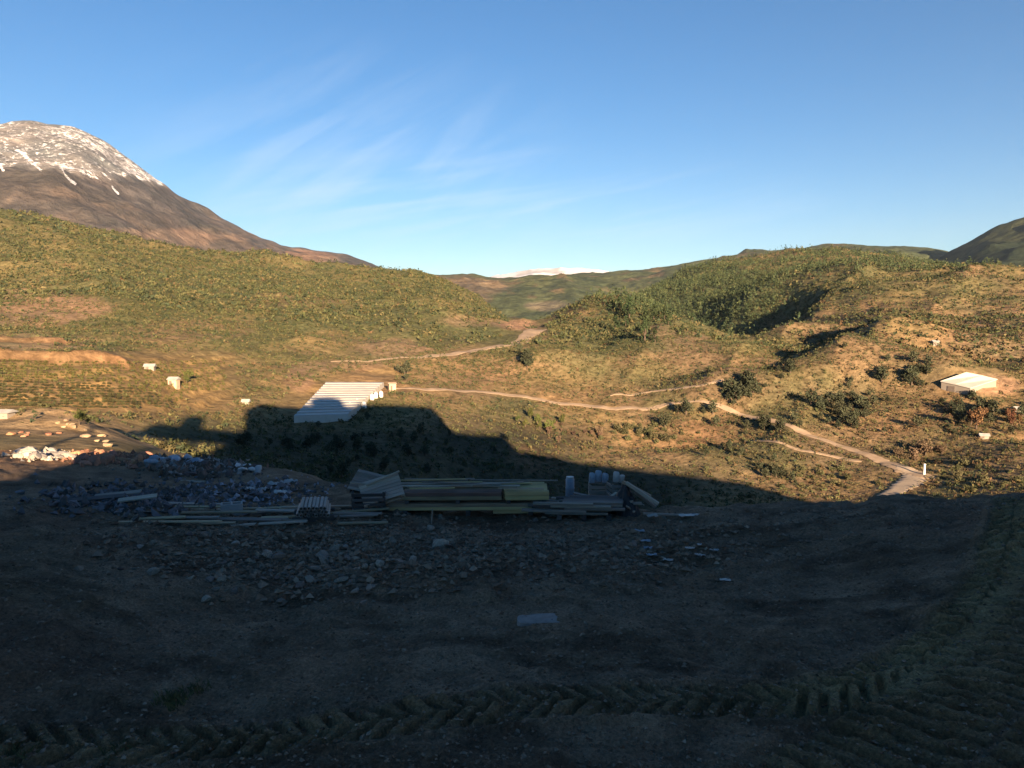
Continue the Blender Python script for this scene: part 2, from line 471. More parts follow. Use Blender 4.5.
def simple_mat(name, col, scale=4.0, var=0.35, rough=0.85, stretch=None, bmp=0.3, dist=0.02, metal=0.0, dirt=None, objvar=0.0):
    m, nt, b = new_mat(name)
    n = noise_tex(nt, scale, 6, 0.6, stretch=stretch)
    lo = tuple(c * (1 - var) for c in col); hi = tuple(min(1, c * (1 + var)) for c in col)
    c = ramp(nt, n.outputs['Fac'], [(0.3, lo), (0.7, hi)]).outputs[0]
    if dirt:
        n2 = noise_tex(nt, scale * 0.37, 5, 0.65)
        k = ramp(nt, n2.outputs['Fac'], [(0.45, (0, 0, 0)), (0.7, (1, 1, 1))]).outputs[0]
        c = mixc(nt, c, dirt, k)
    if objvar:
        oi = node(nt, 'ShaderNodeObjectInfo')
        hs = node(nt, 'ShaderNodeHueSaturation')
        mr = node(nt, 'ShaderNodeMapRange'); mr.inputs[3].default_value = 1 - objvar; mr.inputs[4].default_value = 1 + objvar
        nt.links.new(oi.outputs['Random'], mr.inputs[0]); nt.links.new(mr.outputs[0], hs.inputs['Value'])
        mr2 = node(nt, 'ShaderNodeMapRange'); mr2.inputs[3].default_value = 0.5 - objvar * 0.08; mr2.inputs[4].default_value = 0.5 + objvar * 0.08
        ml = node(nt, 'ShaderNodeMath', operation='MULTIPLY'); ml.inputs[1].default_value = 7.13
        fr = node(nt, 'ShaderNodeMath', operation='FRACT')
        nt.links.new(oi.outputs['Random'], ml.inputs[0]); nt.links.new(ml.outputs[0], fr.inputs[0]); nt.links.new(fr.outputs[0], mr2.inputs[0])
        nt.links.new(mr2.outputs[0], hs.inputs['Hue'])
        nt.links.new(c, hs.inputs['Color']); c = hs.outputs[0]
    nt.links.new(c, b.inputs['Base Color'])
    b.inputs['Roughness'].default_value = rough; b.inputs['Metallic'].default_value = metal
    if bmp: bump(nt, b, n.outputs['Fac'], bmp, dist)
    return m

def attr_mat(name, scale, var, bmp=0.0, dist=0.3, scale2=None, snow=False):
    """surface colour kept on the mesh, broken up by noise"""
    m, nt, b = new_mat(name)
    a = node(nt, 'ShaderNodeAttribute'); a.attribute_name = 'Col'
    n = noise_tex(nt, scale, 6, 0.65)
    k = ramp(nt, n.outputs['Fac'], [(0.3, (1 - var,) * 3), (0.7, (1 + var,) * 3)]).outputs[0]
    c = mixc(nt, a.outputs['Color'], k, 1.0, 'MULTIPLY')
    if scale2:
        n2 = noise_tex(nt, scale2, 5, 0.6)
        k2 = ramp(nt, n2.outputs['Fac'], [(0.35, (0.7, 0.78, 0.8)), (0.65, (1.25, 1.18, 1.1))]).outputs[0]
        c = mixc(nt, c, k2, 1.0, 'MULTIPLY')
    if snow:      # alpha of the attribute = how much of the rock the snow covers here
        ns = noise_tex(nt, 0.05, 9, 0.78, stretch=(1, 1, 0.5))
        ad = node(nt, 'ShaderNodeMath', operation='ADD'); nt.links.new(a.outputs['Alpha'], ad.inputs[0]); nt.links.new(ns.outputs['Fac'], ad.inputs[1])
        k3 = ramp(nt, ad.outputs[0], [(0.94, (0, 0, 0)), (1.0, (1, 1, 1))]).outputs[0]
        c = mixc(nt, c, (0.80, 0.78, 0.77), k3)
    nt.links.new(c, b.inputs['Base Color'])
    b.inputs['Specular IOR Level'].default_value = 0.05
    if bmp: bump(nt, b, n.outputs['Fac'], bmp, dist)
    return m

# ------------------------------------------------------------------ terrain meshes
def lerp3(col, target, m):
    return col + (np.asarray(target)[None, :] - col) * m[:, None]

def build_ground():
    fine = np.linspace(-math.radians(38), math.radians(38), 880)
    rest = np.linspace(math.radians(38), 2 * PI - math.radians(38), 150)[1:-1]
    az = np.concatenate([fine, rest])
    r = np.concatenate([[0.06], np.linspace(0.8, 5.2, 10)[:-1], np.geomspace(5.2, 22, 560), np.geomspace(22, 125, 110)[1:]])
    A_, R_ = np.meshgrid(az, r, indexing='ij')
    x = (R_ * np.sin(A_)).ravel(); y = (R_ * np.cos(A_)).ravel()
    z = HA(x, y)
    px, py = to_pix(x, y, z)
    n = len(x)
    col = np.tile(np.array([0.215, 0.172, 0.128]), (n, 1))
    n1 = fbm(x * 0.35, y * 0.35, 4, 201); n2 = fbm(x * 1.1, y * 1.1, 4, 211)
    col = lerp3(col, (0.22, 0.162, 0.114), sstep(0.05, 0.45, n1) * 0.7)
    col = lerp3(col, (0.135, 0.108, 0.080), sstep(0.0, 0.5, n2) * 0.6)
    col = lerp3(col, (0.27, 0.22, 0.165), sstep(0.1, 0.5, -n1) * 0.6)
    n5 = fbm(x * 0.5 + 0.3 * y, y * 1.9, 4, 231)
    col = lerp3(col, (0.082, 0.064, 0.047), sstep(0.05, 0.38, n5) * 0.75)
    n6 = fbm(x * 1.6, y * 3.2, 3, 241)
    col = lerp3(col, (0.265, 0.22, 0.165), sstep(0.12, 0.5, n6) * 0.45)
    # brownish soil on the left, redder damp soil in patches
    col = lerp3(col, (0.115, 0.098, 0.064), (1 - sstep(-60, 130, px + 60 * n1)) * sstep(500, 530, py) * (1 - sstep(590, 640, py)) * 0.8)
    col = lerp3(col, (0.14, 0.10, 0.076), sstep(0.1, 0.4, fbm(x * 0.5 + 9, y * 0.5, 3, 222)) * 0.55)
    # pale worked earth further down the lot on the left
    far = sstep(19, 30, np.hypot(x, y)) * (1 - sstep(250, 420, px))
    col = lerp3(col, (0.17, 0.135, 0.10), far * 0.8)
    col = lerp3(col, (0.36, 0.215, 0.115), sstep(25, 33, np.hypot(x, y)) * (1 - sstep(120, 200, px)) * 0.9)
    # tracks: compacted, slightly greenish grey clay
    _, m = track_masks(x, y)
    col = lerp3(col, (0.20, 0.17, 0.095), m * 0.55)
    dA, _s = path_coords(TRACK_A[7:], x, y)
    arc = np.exp(-((np.abs(dA) - 0.1) / 0.24) ** 2) * (np.hypot(x, y) < 21)
    col = col * np.array([1.16, 1.06, 0.95])
    col = lerp3(col, (0.34, 0.27, 0.14), arc * 0.75)
    me = np_mesh('ground', np.stack([x, y, z], -1), grid_faces(len(az), len(r), True), True, np.clip(col, 0.01, 1))
    m_, nt, b = new_mat('dirt')
    a = node(nt, 'ShaderNodeAttribute'); a.attribute_name = 'Col'
    nA = noise_tex(nt, 1.6, 8, 0.68); nB = noise_tex(nt, 26, 6, 0.7); nC = noise_tex(nt, 90, 3, 0.6)
    k = ramp(nt, nA.outputs['Fac'], [(0.32, (0.62, 0.62, 0.62)), (0.68, (1.4, 1.38, 1.36))]).outputs[0]
    c = mixc(nt, a.outputs['Color'], k, 1.0, 'MULTIPLY')
    k = ramp(nt, nB.outputs['Fac'], [(0.35, (0.6, 0.6, 0.6)), (0.62, (1.25, 1.25, 1.25)), (0.72, (1.9, 1.9, 1.9))]).outputs[0]
    c = mixc(nt, c, k, 1.0, 'MULTIPLY')
    # small scattered pale grit
    vor = node(nt, 'ShaderNodeTexVoronoi'); vor.inputs['Scale'].default_value = 9.0; vor.inputs['Randomness'].default_value = 1.0
    tc = node(nt, 'ShaderNodeTexCoord'); nt.links.new(tc.outputs['Object'], vor.inputs['Vector'])
    g = ramp(nt, vor.outputs['Distance'], [(0.12, (1, 1, 1)), (0.24, (0, 0, 0))]).outputs[0]
    nD = noise_tex(nt, 0.9, 4, 0.6)
    gm = ramp(nt, nD.outputs['Fac'], [(0.5, (0, 0, 0)), (0.68, (0.75, 0.75, 0.75))]).outputs[0]
    gg = mixc(nt, g, gm, 1.0, 'MULTIPLY')
    c = mixc(nt, c, (0.34, 0.29, 0.23), gg)
    nt.links.new(c, b.inputs['Base Color'])
    hgt = node(nt, 'ShaderNodeMath', operation='ADD'); nt.links.new(nB.outputs['Fac'], hgt.inputs[0])
    ml = node(nt, 'ShaderNodeMath', operation='MULTIPLY'); ml.inputs[1].default_value = 0.35
    nt.links.new(nC.outputs['Fac'], ml.inputs[0]); nt.links.new(ml.outputs[0], hgt.inputs[1])
    bump(nt, b, hgt.outputs[0], 1.0, 0.08)
    b.inputs['Specular IOR Level'].default_value = 0.1
    return tag(link('ground', me, m_), kind='structure')

OCHRE = (0.258, 0.176, 0.080); OLIVE = (0.140, 0.126, 0.056); SOIL = (0.275, 0.160, 0.086); GREEN = (0.094, 0.102, 0.046)
DRYB = (0.200, 0.135, 0.078); REDS = (0.310, 0.185, 0.115); PALE = (0.330, 0.235, 0.125)

def blob(px, py, cx, cy, sx, sy, nz=0, warp=0.0):
    d = np.sqrt(((px - cx) / sx) ** 2 + ((py - cy) / sy) ** 2) + warp * nz
    return 1 - sstep(0.6, 1.1, d)

def hill_colour(x, y, px, py):
    n = len(x)
    r = np.hypot(x, y)
    n1 = fbm(x / 55.0, y / 80.0, 4, 301); n2 = fbm(x / 14.0, y / 20.0, 4, 311); n3 = fbm(x / 160.0, y / 200.0, 3, 321)
    col = np.tile(np.array(OCHRE), (n, 1))
    col = lerp3(col, DRYB, sstep(-0.1, 0.5, n1) * 0.8)
    col = lerp3(col, OLIVE, sstep(-0.15, 0.35, n2 + 0.4 * n3) * 0.75)
    # left hill: greener upper slopes
    lh = (1 - sstep(500, 560, px + 25 * n1)) * (1 - sstep(335, 362, py + 14 * n1))
    col = lerp3(col, OLIVE, lh * 0.75); col = lerp3(col, GREEN, lh * sstep(-0.3, 0.3, n1 + n2 * 0.6) * 0.75)
    for (cx, cy, sx, sy, c, s) in [
            (45, 306, 75, 17, REDS, .75), (60, 342, 40, 6, REDS, .8), (20, 342, 30, 9, PALE, .6), (395, 347, 45, 12, REDS, .55), (470, 322, 45, 10, REDS, .5), (520, 324, 32, 9, REDS, .9),
            (300, 300, 60, 10, DRYB, .6), (200, 330, 80, 12, DRYB, .7), (330, 338, 50, 10, OCHRE, .6), (100, 385, 190, 36, OCHRE, .7), (60, 432, 90, 18, PALE, .35),
            (330, 365, 60, 6, REDS, .5), (300, 378, 14, 12, REDS, .6), (500, 385, 130, 20, SOIL, .4), (560, 440, 130, 26, OCHRE, .9), (700, 470, 120, 24, PALE, .25), (600, 450, 150, 24, SOIL, .35), (540, 432, 60, 10, SOIL, .45),
            (610, 342, 75, 26, GREEN, .9), (600, 375, 110, 18, OLIVE, .6), (700, 365, 60, 22, DRYB, .6), (715, 300, 95, 42, GREEN, .95), (830, 275, 70, 22, GREEN, .55), (960, 285, 80, 16, OLIVE, .8),
            (900, 330, 130, 22, SOIL, .35), (955, 312, 90, 15, REDS, .2), (900, 325, 45, 16, OLIVE, .5), (990, 385, 40, 14, REDS, .75), (840, 330, 60, 20, DRYB, .6), (760, 345, 60, 16, OLIVE, .6), (1000, 340, 60, 22, REDS, .4),
            (800, 410, 90, 26, OLIVE, .55), (950, 430, 120, 30, SOIL, .4), (850, 480, 60, 18, OCHRE, .8), (985, 470, 60, 20, DRYB, .6), (930, 400, 80, 10, OLIVE, .6)]:
        col = lerp3(col, c, s * blob(px, py, cx, cy, sx, sy, n1 + 0.6 * n2, 0.55))
    # orchard: bare soil between the rows
    orch = (1 - sstep(200, 250, px)) * sstep(352, 360, py) * (1 - sstep(405, 420, py)) * sstep(85, 105, r)
    col = lerp3(col, (0.300, 0.195, 0.078), orch * 0.8)
    az = np.arctan2(x, y)
    rb = r - 158 - 2.5 * fbm(az * 40, az * 0, 2, 45); rb2 = r - 174 - 2.5 * fbm(az * 30 + 9, az * 0, 2, 46)
    bank = np.maximum(sstep(-3.5, -1.5, rb) * (1 - sstep(1.0, 3.5, rb)) * (1 - sstep(-0.47, -0.445, az)), sstep(-3, -1.5, rb2) * (1 - sstep(1.0, 3.0, rb2)) * (1 - sstep(-0.525, -0.495, az)))
    col = lerp3(col, (0.25, 0.14, 0.07), np.clip(bank * 0.85, 0, 1))
    shelf = sstep(2.0, 4.0, rb) * (1 - sstep(8.0, 11.0, rb)) * (1 - sstep(-0.475, -0.45, az))
    col = lerp3(col, (0.27, 0.18, 0.10), shelf * 0.6)
    # valley floor close below the lot: its cast shadow deepened in the ground colour
    vf_shade = sstep(412, 440, py) * np.maximum(1 - sstep(520, 640, px + 20 * n2), (1 - sstep(640, 760, px)) * sstep(458, 478, py)) * sstep(120, 250, px)
    col = lerp3(col, (0.058, 0.055, 0.036), vf_shade * 0.9)
    col = lerp3(col, (0.20, 0.115, 0.062), sstep(0.15, 0.5, fbm(x / 24.0, y / 30.0, 3, 351)) * sstep(372, 392, py) * sstep(420, 520, px) * 0.6)
    mound = np.exp(-(((x + 40) / 12) ** 2 + ((y - 66) / 10) ** 2))
    col = lerp3(col, (0.33, 0.22, 0.12), sstep(0.15, 0.6, mound) * 0.8)
    col = col * 0.92 * (0.92 + 0.08 * (col.mean(1, keepdims=True) / np.maximum(col, 0.02)).clip(0, 3))
    return np.clip(col, 0.012, 0.9)

def build_hills():
    fine = np.linspace(-math.radians(37), math.radians(37), 640)
    az = np.concatenate([np.linspace(-math.radians(80), -math.radians(37), 50)[:-1], fine, np.linspace(math.radians(37), math.radians(80), 50)[1:]])
    r = np.concatenate([np.geomspace(24, 1150, 640), np.linspace(1170, 1380, 12)])
    A_, R_ = np.meshgrid(az, r, indexing='ij')
    x = (R_ * np.sin(A_)).ravel(); y = (R_ * np.cos(A_)).ravel()
    z = HB(x, y)
    px, py = to_pix(x, y, z)
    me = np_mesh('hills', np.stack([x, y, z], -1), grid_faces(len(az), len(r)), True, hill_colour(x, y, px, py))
    return tag(link('hills', me, attr_mat('hill_soil', 0.55, 0.50, 0.6, 0.8, 0.03)), kind='structure')

def ridge_mesh(name, crest, r_crest, r_base, py_base, mat_fn, seed, amp, naz=420, nr=130, back=1.35, steep=1.0):
    """crest: list of (px, py) of the skyline; the slope comes down towards the camera to r_base"""
    cx = [c[0] for c in crest]; cy = [c[1] for c in crest]
    azk, tk = pix_az_tan(cx, cy)
    az = np.linspace(azk[0], azk[-1], naz)
    tc = pchip(azk, tk, az)
    _, tb = pix_az_tan(512, py_base)
    u = np.concatenate([np.linspace(0, 1, nr), 1 + np.linspace(0, 1, 25)[1:] ** 1.2])
    A_, U_ = np.meshgrid(az, u, indexing='ij')
    TC = np.repeat(tc[:, None], len(u), 1)
    R_ = np.where(U_ <= 1, r_base + (r_crest - r_base) * U_, r_crest * (1 + (back - 1) * (U_ - 1)))
    zc = CAM_H + r_crest * TC; zb = CAM_H + r_base * float(tb)
    Z_ = np.where(U_ <= 1, zb + (zc - zb) * np.clip(U_, 0, 1) ** steep, zc - (zc - zb) * (U_ - 1) ** 1.5)
    x = (R_ * np.sin(A_)).ravel(); y = (R_ * np.cos(A_)).ravel(); z = Z_.ravel(); u_ = U_.ravel()
    s = amp * 7.0
    rel = (ridged(x / s, y / s, 5, seed) - 0.5)
    z = z + amp * rel * sstep(0, 0.12, u_) * (1 - 0.88 * sstep(0.72, 1.0, u_) * (1 - sstep(1.0, 1.1, u_)))
    z = z + amp * 0.12 * fbm(x / (s * .12), y / (s * .12), 3, seed + 9)
    px, py = to_pix(x, y, z)
    col, mat = mat_fn(x, y, z, px, py, rel)
    me = np_mesh(name, np.stack([x, y, z], -1), grid_faces(len(az), len(u)), True, col)
    return tag(link(name, me, mat), kind='structure')

def mountain_colour(x, y, z, px, py, rel):
    n = len(x)
    n1 = fbm(x / 500, y / 500, 4, 401); n2 = fbm(x / 90, y / 120, 4, 411); n3 = fbm(x / 1200, y / 1200, 3, 417)
    col = np.tile(np.array((0.082, 0.073, 0.072)), (n, 1))
    col = lerp3(col, (0.066, 0.055, 0.048), sstep(-0.1, 0.4, n1) * 0.8)
    col = lerp3(col, (0.125, 0.095, 0.075), sstep(0.1, 0.5, n2) * 0.6)
    low = 1 - sstep(190, 330, z + 60 * n1)
    col = lerp3(col, (0.105, 0.08, 0.065), low * sstep(-0.2, 0.4, n1) * 0.9)
    col = lerp3(col, (0.175, 0.12, 0.09), blob(px, py, 165, 237, 85, 11, n1 + n2, 0.5) * 0.85)
    col = lerp3(col, (0.25, 0.15, 0.10), blob(px, py, 285, 258, 60, 8, n1 + n2, 0.6) * 0.7)
    line = 1 - 0.0 * px
    snowline = np.interp(px, [-400, 0, 60, 110, 160, 200, 300], [490, 500, 480, 500, 600, 760, 1200])
    rock = sstep(-40, 40, z - snowline)
    col = lerp3(col, (0.20, 0.188, 0.185), rock * 0.8)
    n4 = fbm(x / 60, y / 60, 3, 431)
    snow = 0.438 - 0.13 * rel + 0.07 * n2
    snow = np.where(z > snowline - 40, snow, 0.28) * sstep(-70, 40, z - snowline + 50 * n2)
    for (x0, y0, x1, y1, w) in [(17, 149, 30, 160, 3.4), (30, 160, 42, 172, 3.0), (61, 167, 66, 176, 2.8), (66, 176, 75, 184, 2.6), (-6, 158, 3, 170, 3.4), (102, 172, 111, 180, 2.6), (112, 186, 118, 193, 2.2)]:
        ex, ey = x1 - x0, y1 - y0; L2 = ex * ex + ey * ey
        t = np.clip(((px - x0) * ex + (py - y0) * ey) / L2, 0, 1)
        d = np.hypot(px - x0 - t * ex, py - y0 - t * ey)
        snow = np.maximum(snow, 0.52 * (1 - sstep(w * 0.2, w, d + 1.6 * n4 + 1.0 * n2)))
    col = np.clip(col, 0.01, 0.9)
    return np.concatenate([col, np.clip(snow, 0, 1)[:, None]], 1), attr_mat('mountain_rock', 0.02, 0.42, 0.9, 26.0, 0.004, True)

def far_snow_colour(x, y, z, px, py, rel):
    n2 = fbm(x / 400, y / 400, 4, 511)
    col = np.tile(np.array((0.80, 0.78, 0.77)), (len(x), 1))
    col = lerp3(col, (0.35, 0.31, 0.28), sstep(0.30, 0.5, n2) * 0.7)
    return col, attr_mat('far_snow', 0.002, 0.08)

def back_ridge_colour(x, y, z, px, py, rel):
    n1 = fbm(x / 300, y / 420, 4, 601); n2 = fbm(x / 60, y / 90, 4, 611)
    col = np.tile(np.array((0.075, 0.085, 0.040)), (len(x), 1))
    col = lerp3(col, (0.055, 0.068, 0.036), sstep(-0.1, 0.3, n1) * 0.8)
    col = lerp3(col, (0.16, 0.105, 0.065), sstep(0.2, 0.5, n2 - 0.3 * n1) * 0.6)
    col = lerp3(col, (0.17, 0.115, 0.08), blob(px, py, 465, 290, 50, 13, n1 + n2, 0.5) * 0.75)
    col = lerp3(col, (0.17, 0.14, 0.10), blob(px, py, 548, 306, 28, 7, n1 + n2, 0.5) * 0.7)
    col = lerp3(col, (0.13, 0.125, 0.055), blob(px, py, 640, 298, 50, 9, n1 + n2, 0.5) * 0.7)
    return np.clip(col, 0.01, 0.9), attr_mat('back_ridge_scrub', 0.05, 0.55, 0.6, 8.0, 0.006)

def dark_mountain_colour(x, y, z, px, py, rel):
    n1 = fbm(x / 200, y / 300, 4, 701)
    col = np.tile(np.array((0.034, 0.046, 0.028)), (len(x), 1))
    col = lerp3(col, (0.065, 0.07, 0.035), sstep(0.1, 0.5, n1) * 0.7)
    return col, attr_mat('dark_mountain_forest', 0.05, 0.5, 0.6, 8.0, 0.006)

build_ground()
build_hills()
ridge_mesh('mountain', [(-420, 150), (-250, 132), (-100, 126), (0, 123), (30, 122), (68, 128), (100, 140), (140, 164), (180, 193), (200, 205), (215, 214), (260, 235), (300, 247), (345, 256), (385, 269), (420, 284), (470, 300)],
           4300, 1350, 330, mountain_colour, 41, 185, 760, 260, steep=1.25)
ridge_mesh('ridge', [(330, 300), (380, 280), (430, 274), (470, 275), (500, 279), (530, 277), (600, 273), (640, 269), (690, 262), (740, 254), (790, 248), (850, 244), (900, 246), (940, 250), (1000, 262), (1200, 268), (1500, 262)],
           3300, 1300, 345, back_ridge_colour, 51, 90, 460, 120, steep=1.1)
ridge_mesh('forested_mountain', [(880, 290), (915, 272), (940, 257), (965, 243), (995, 227), (1024, 218), (1100, 190), (1200, 165), (1400, 150), (1700, 190)],
           2700, 1350, 330, dark_mountain_colour, 61, 90, 300, 90, steep=1.1)
ridge_mesh('snowy_range', [(380, 300), (440, 284), (490, 277), (510, 273), (540, 269), (565, 268), (600, 270), (640, 276), (720, 283), (800, 300)],
           9500, 6500, 320, far_snow_colour, 71, 120, 240, 40)
#@@P2END

# ------------------------------------------------------------------ the apartment block behind the lot (unseen, shaped to throw the long shadow)
M_PLASTER = simple_mat('plaster', (0.62, 0.55, 0.44), 0.6, 0.12)
M_CONCRETE = simple_mat('concrete', (0.34, 0.33, 0.31), 1.5, 0.2)
M_GLASS = simple_mat('window_glass', (0.04, 0.05, 0.06), 1, 0.1, rough=0.1, bmp=0)
M_WHITE = simple_mat('white_paint', (0.74, 0.73, 0.70), 3, 0.08, dirt=(0.45, 0.42, 0.36))
blk = tag(empty('unseen_apartment_block', (24, -19, 0)), 'unseen long flat-roofed apartment block behind the dirt lot with an added overhang on pillars shaping its shadow', 'building')
mb = MB(); mb.box((-.6, 0, 11.1), (38.2, 8, 22.2)); mb.build('wall', M_PLASTER, blk)
mb = MB(); mb.box((-21.4, 0, 6.6), (3.2, 7.8, 13.4)); mb.build('shade_wall', M_PLASTER, blk)  # unseen wall added to keep the near left of the lot in shadow
mb = MB(); mb.box((9.6, 0, 23.2), (17.4, 7.6, 1.0)); mb.build('roof', M_CONCRETE, blk)
mb = MB(); mb.box((-26.35, 1.6, 14.25), (13.2, 3.4, 1.9)); mb.build('added_overhang', M_CONCRETE, blk)  # overhang slab and its pillars added, unseen, to shape the shadow's left end
for x in (-32.4, -27.5):
    mb = MB(); mb.box((x, 1.6, 6.7), (0.35, 0.35, 13.4)); mb.build('added_pillar', M_CONCRETE, blk)
mb = MB(); mb.box((25.2, 0.5, 8.4), (13.2, 7, 17.4)); mb.build('unseen_side_wing', M_PLASTER, blk)
for f in range(5):
    for k in range(10):
        wx = -17.4 + k * 3.8
        mb = MB(); mb.box((wx, 4.03, 2.6 + f * 4.3), (1.7, 0.12, 1.5)); fr = mb.build('window', M_WHITE, blk)
        mb = MB(); mb.box((wx, 4.10, 2.6 + f * 4.3), (1.5, 0.04, 1.3)); mb.build('pane', M_GLASS, fr)
def shadow_tank(x, y, z, r, h, label):  # unseen tanks added to cast the round bumps on the shadow outline
    t = tag(empty('shadow_tank', (x, y, z)), label, 'shadow tank')
    mb = MB(); mb.tube([(0, 0, 0.3), (0, 0, 0.5), (0, 0, h * 0.75), (0, 0, h * 0.92), (0, 0, h)], [r * .8, r, r, r * .75, r * .3], 20); mb.build('tank', M_WHITE, t, smooth=True)
    mb = MB(); mb.tube([(0, 0, -.05), (0, 0, .35)], r * .6, 12)
    mb.build('stand', M_CONCRETE, t)
shadow_tank(18.5, -17.5, 22.15, 3.3, 2.9, 'wide white tank added on the high roof of the apartment block to cast a round shadow')
shadow_tank(-4.6, -17.4, 15.2, 1.4, 2.7, 'small white tank added on the overhang of the apartment block to cast a round shadow')

# ------------------------------------------------------------------ roads
M_ROAD = simple_mat('dirt_road_surface', (0.34, 0.25, 0.165), 0.5, 0.18, bmp=0.4, dist=0.05)
M_ROAD_PALE = simple_mat('pale_track_surface', (0.42, 0.33, 0.23), 0.5, 0.15, bmp=0.4, dist=0.05)
def road(name, pix, width, mat):
    px = np.array([p[0] for p in pix], float); py = np.array([p[1] for p in pix], float)
    P, ok = cast(px, py, 40, 1150, HB)
    Q = smooth_path(P[:, :2], 16)
    keep = np.concatenate([[True], np.linalg.norm(np.diff(Q, axis=0), axis=1) > 0.05]); Q = Q[keep]
    T = np.gradient(Q, axis=0); T /= np.linalg.norm(T, axis=1)[:, None]
    Nn = np.stack([-T[:, 1], T[:, 0]], -1)
    w = np.array(width if hasattr(width, '__len__') else [width] * len(pix), float)
    ww = np.interp(np.linspace(0, 1, len(Q)), np.linspace(0, 1, len(w)), w)
    ww = ww * (1 + 0.30 * fbm(np.arange(len(Q)) * 0.45, np.zeros(len(Q)), 2, len(pix)))
    e_ = np.linspace(0, 1, len(Q)); ww = ww * (0.35 + 0.65 * np.minimum(sstep(0, .12, e_), 1 - sstep(.9, 1, e_)))
    nu = 9
    U = np.linspace(-0.5, 0.5, nu)
    X = Q[:, None, 0] + Nn[:, None, 0] * U * ww[:, None]; Y = Q[:, None, 1] + Nn[:, None, 1] * U * ww[:, None]
    r = np.hypot(X, Y)
    Z = HB(X.ravel(), Y.ravel()).reshape(X.shape)
    Z = Z.mean(1, keepdims=True) * 0.3 + Z * 0.7 + 0.05 + r * 0.0006 - 0.12 * (np.abs(U) > 0.45)
    tag(link(name, np_mesh(name, np.stack([X, Y, Z], -1).reshape(-1, 3), grid_faces(len(Q), nu), True), mat), kind='structure')
road('road', [(392, 389), (425, 390), (455, 391), (490, 393), (515, 396), (545, 401), (580, 405), (612, 409), (640, 409), (665, 405), (690, 401)], 2.6, M_ROAD)
road('road', [(330, 362), (380, 360), (415, 358), (450, 355), (480, 350), (505, 345), (525, 338), (545, 330)], [1.5, 2, 2.6, 3.4, 4, 5, 6, 6], M_ROAD)
road('road', [(690, 402), (730, 410), (765, 419), (800, 431), (830, 442), (862, 453), (890, 464), (905, 470), (920, 475), (936, 479)], [1.6, 1.9, 2.2, 2.5, 2.8, 3.0, 3.3, 3.5, 3.4, 2.2], M_ROAD)
road('road', [(874, 502), (886, 497), (897, 491), (906, 485), (913, 479), (914, 474), (906, 470), (897, 466)], [3.4, 3.7, 4.0, 4.2, 4.2, 3.8, 3.2, 2.6], M_ROAD_PALE)
road('path', [(745, 441), (790, 447), (830, 456), (862, 462)], 1.1, M_ROAD)
road('path', [(610, 396), (650, 392), (700, 386), (724, 380)], 1.3, M_ROAD)

# ------------------------------------------------------------------ vegetation
def tri_cloud(cx, cy, cz, rx, rz, ntri, shape, size, rng):
    """ntri loose leaf clumps around each centre; returns vertices (N*ntri*3,3)"""
    N = len(cx)
    d = rng.normal(size=(N, ntri, 3)); d /= np.linalg.norm(d, axis=2, keepdims=True)
    rad = rng.uniform(0.45, 1.0, (N, ntri, 1))
    o = d * rad
    if shape == 'cone':
        t = rng.uniform(0, 1, (N, ntri)) ** 1.3
        a = rng.uniform(0, 2 * PI, (N, ntri)); q = (1 - t) * rng.uniform(0.5, 1.05, (N, ntri)) + 0.05
        o = np.stack([np.cos(a) * q, np.sin(a) * q, t * 2 - 1], -1)
    else:
        o[:, :, 2] = np.abs(o[:, :, 2]) * 1.5 - 0.5
    ctr = np.stack([cx[:, None] + o[:, :, 0] * rx[:, None], cy[:, None] + o[:, :, 1] * rx[:, None], cz[:, None] + o[:, :, 2] * rz[:, None]], -1)
    s = (size * rx)[:, None, None, None] * rng.uniform(0.6, 1.3, (N, ntri, 1, 1))
    tri = rng.normal(size=(N, ntri, 3, 3)); tri /= np.linalg.norm(tri, axis=3, keepdims=True)
    return (ctr[:, :, None, :] + tri * s).reshape(-1, 3)

M_LEAFMASS = attr_mat('leaf_mass', 2.0, 0.25)
def scatter(name, x, y, rx, rz, lift, ntri, shape, size, cols, rng, kind='stuff'):
    z = HB(x, y)
    V = tri_cloud(x, y, z + rz * lift, rx, rz, ntri, shape, size, rng)
    k = np.repeat(cols, ntri * 3, 0) * np.repeat(rng.uniform(0.8, 1.2, len(x) * ntri), 3)[:, None]
    me = np_mesh(name, V, np.arange(len(V)).reshape(-1, 3), False, np.clip(k, 0.004, 0.6))
    return tag(link(name, me, M_LEAFMASS), kind=kind)

def in_road(px, py):
    m = np.zeros(px.shape, bool)
    for (x0, y0, x1, y1, w) in [(392, 389, 515, 396, 3), (515, 396, 612, 409, 3), (612, 409, 650, 407, 3), (450, 355, 545, 330, 4), (690, 402, 765, 419, 2.5), (765, 419, 862, 453, 3.5), (862, 453, 914, 476, 5), (880, 500, 918, 475, 7),
                              (290, 412, 345, 412, 6), (300, 404, 380, 380, 16), (941, 380, 995, 380, 12)]:
        ex, ey = x1 - x0, y1 - y0
        t = np.clip(((px - x0) * ex + (py - y0) * ey) / (ex * ex + ey * ey), 0, 1)
        m |= np.hypot(px - x0 - t * ex, py - y0 - t * ey) < w
    return m

rng = np.random.default_rng(5)
def candidates(n, r0, r1, amin=-40, amax=40):
    az = np.radians(rng.uniform(amin, amax, n)); r = np.sqrt(rng.uniform(r0 * r0, r1 * r1, n))
    x = r * np.sin(az); y = r * np.cos(az); z = HB(x, y)
    px, py = to_pix(x, y, z)
    return x, y, r, px, py

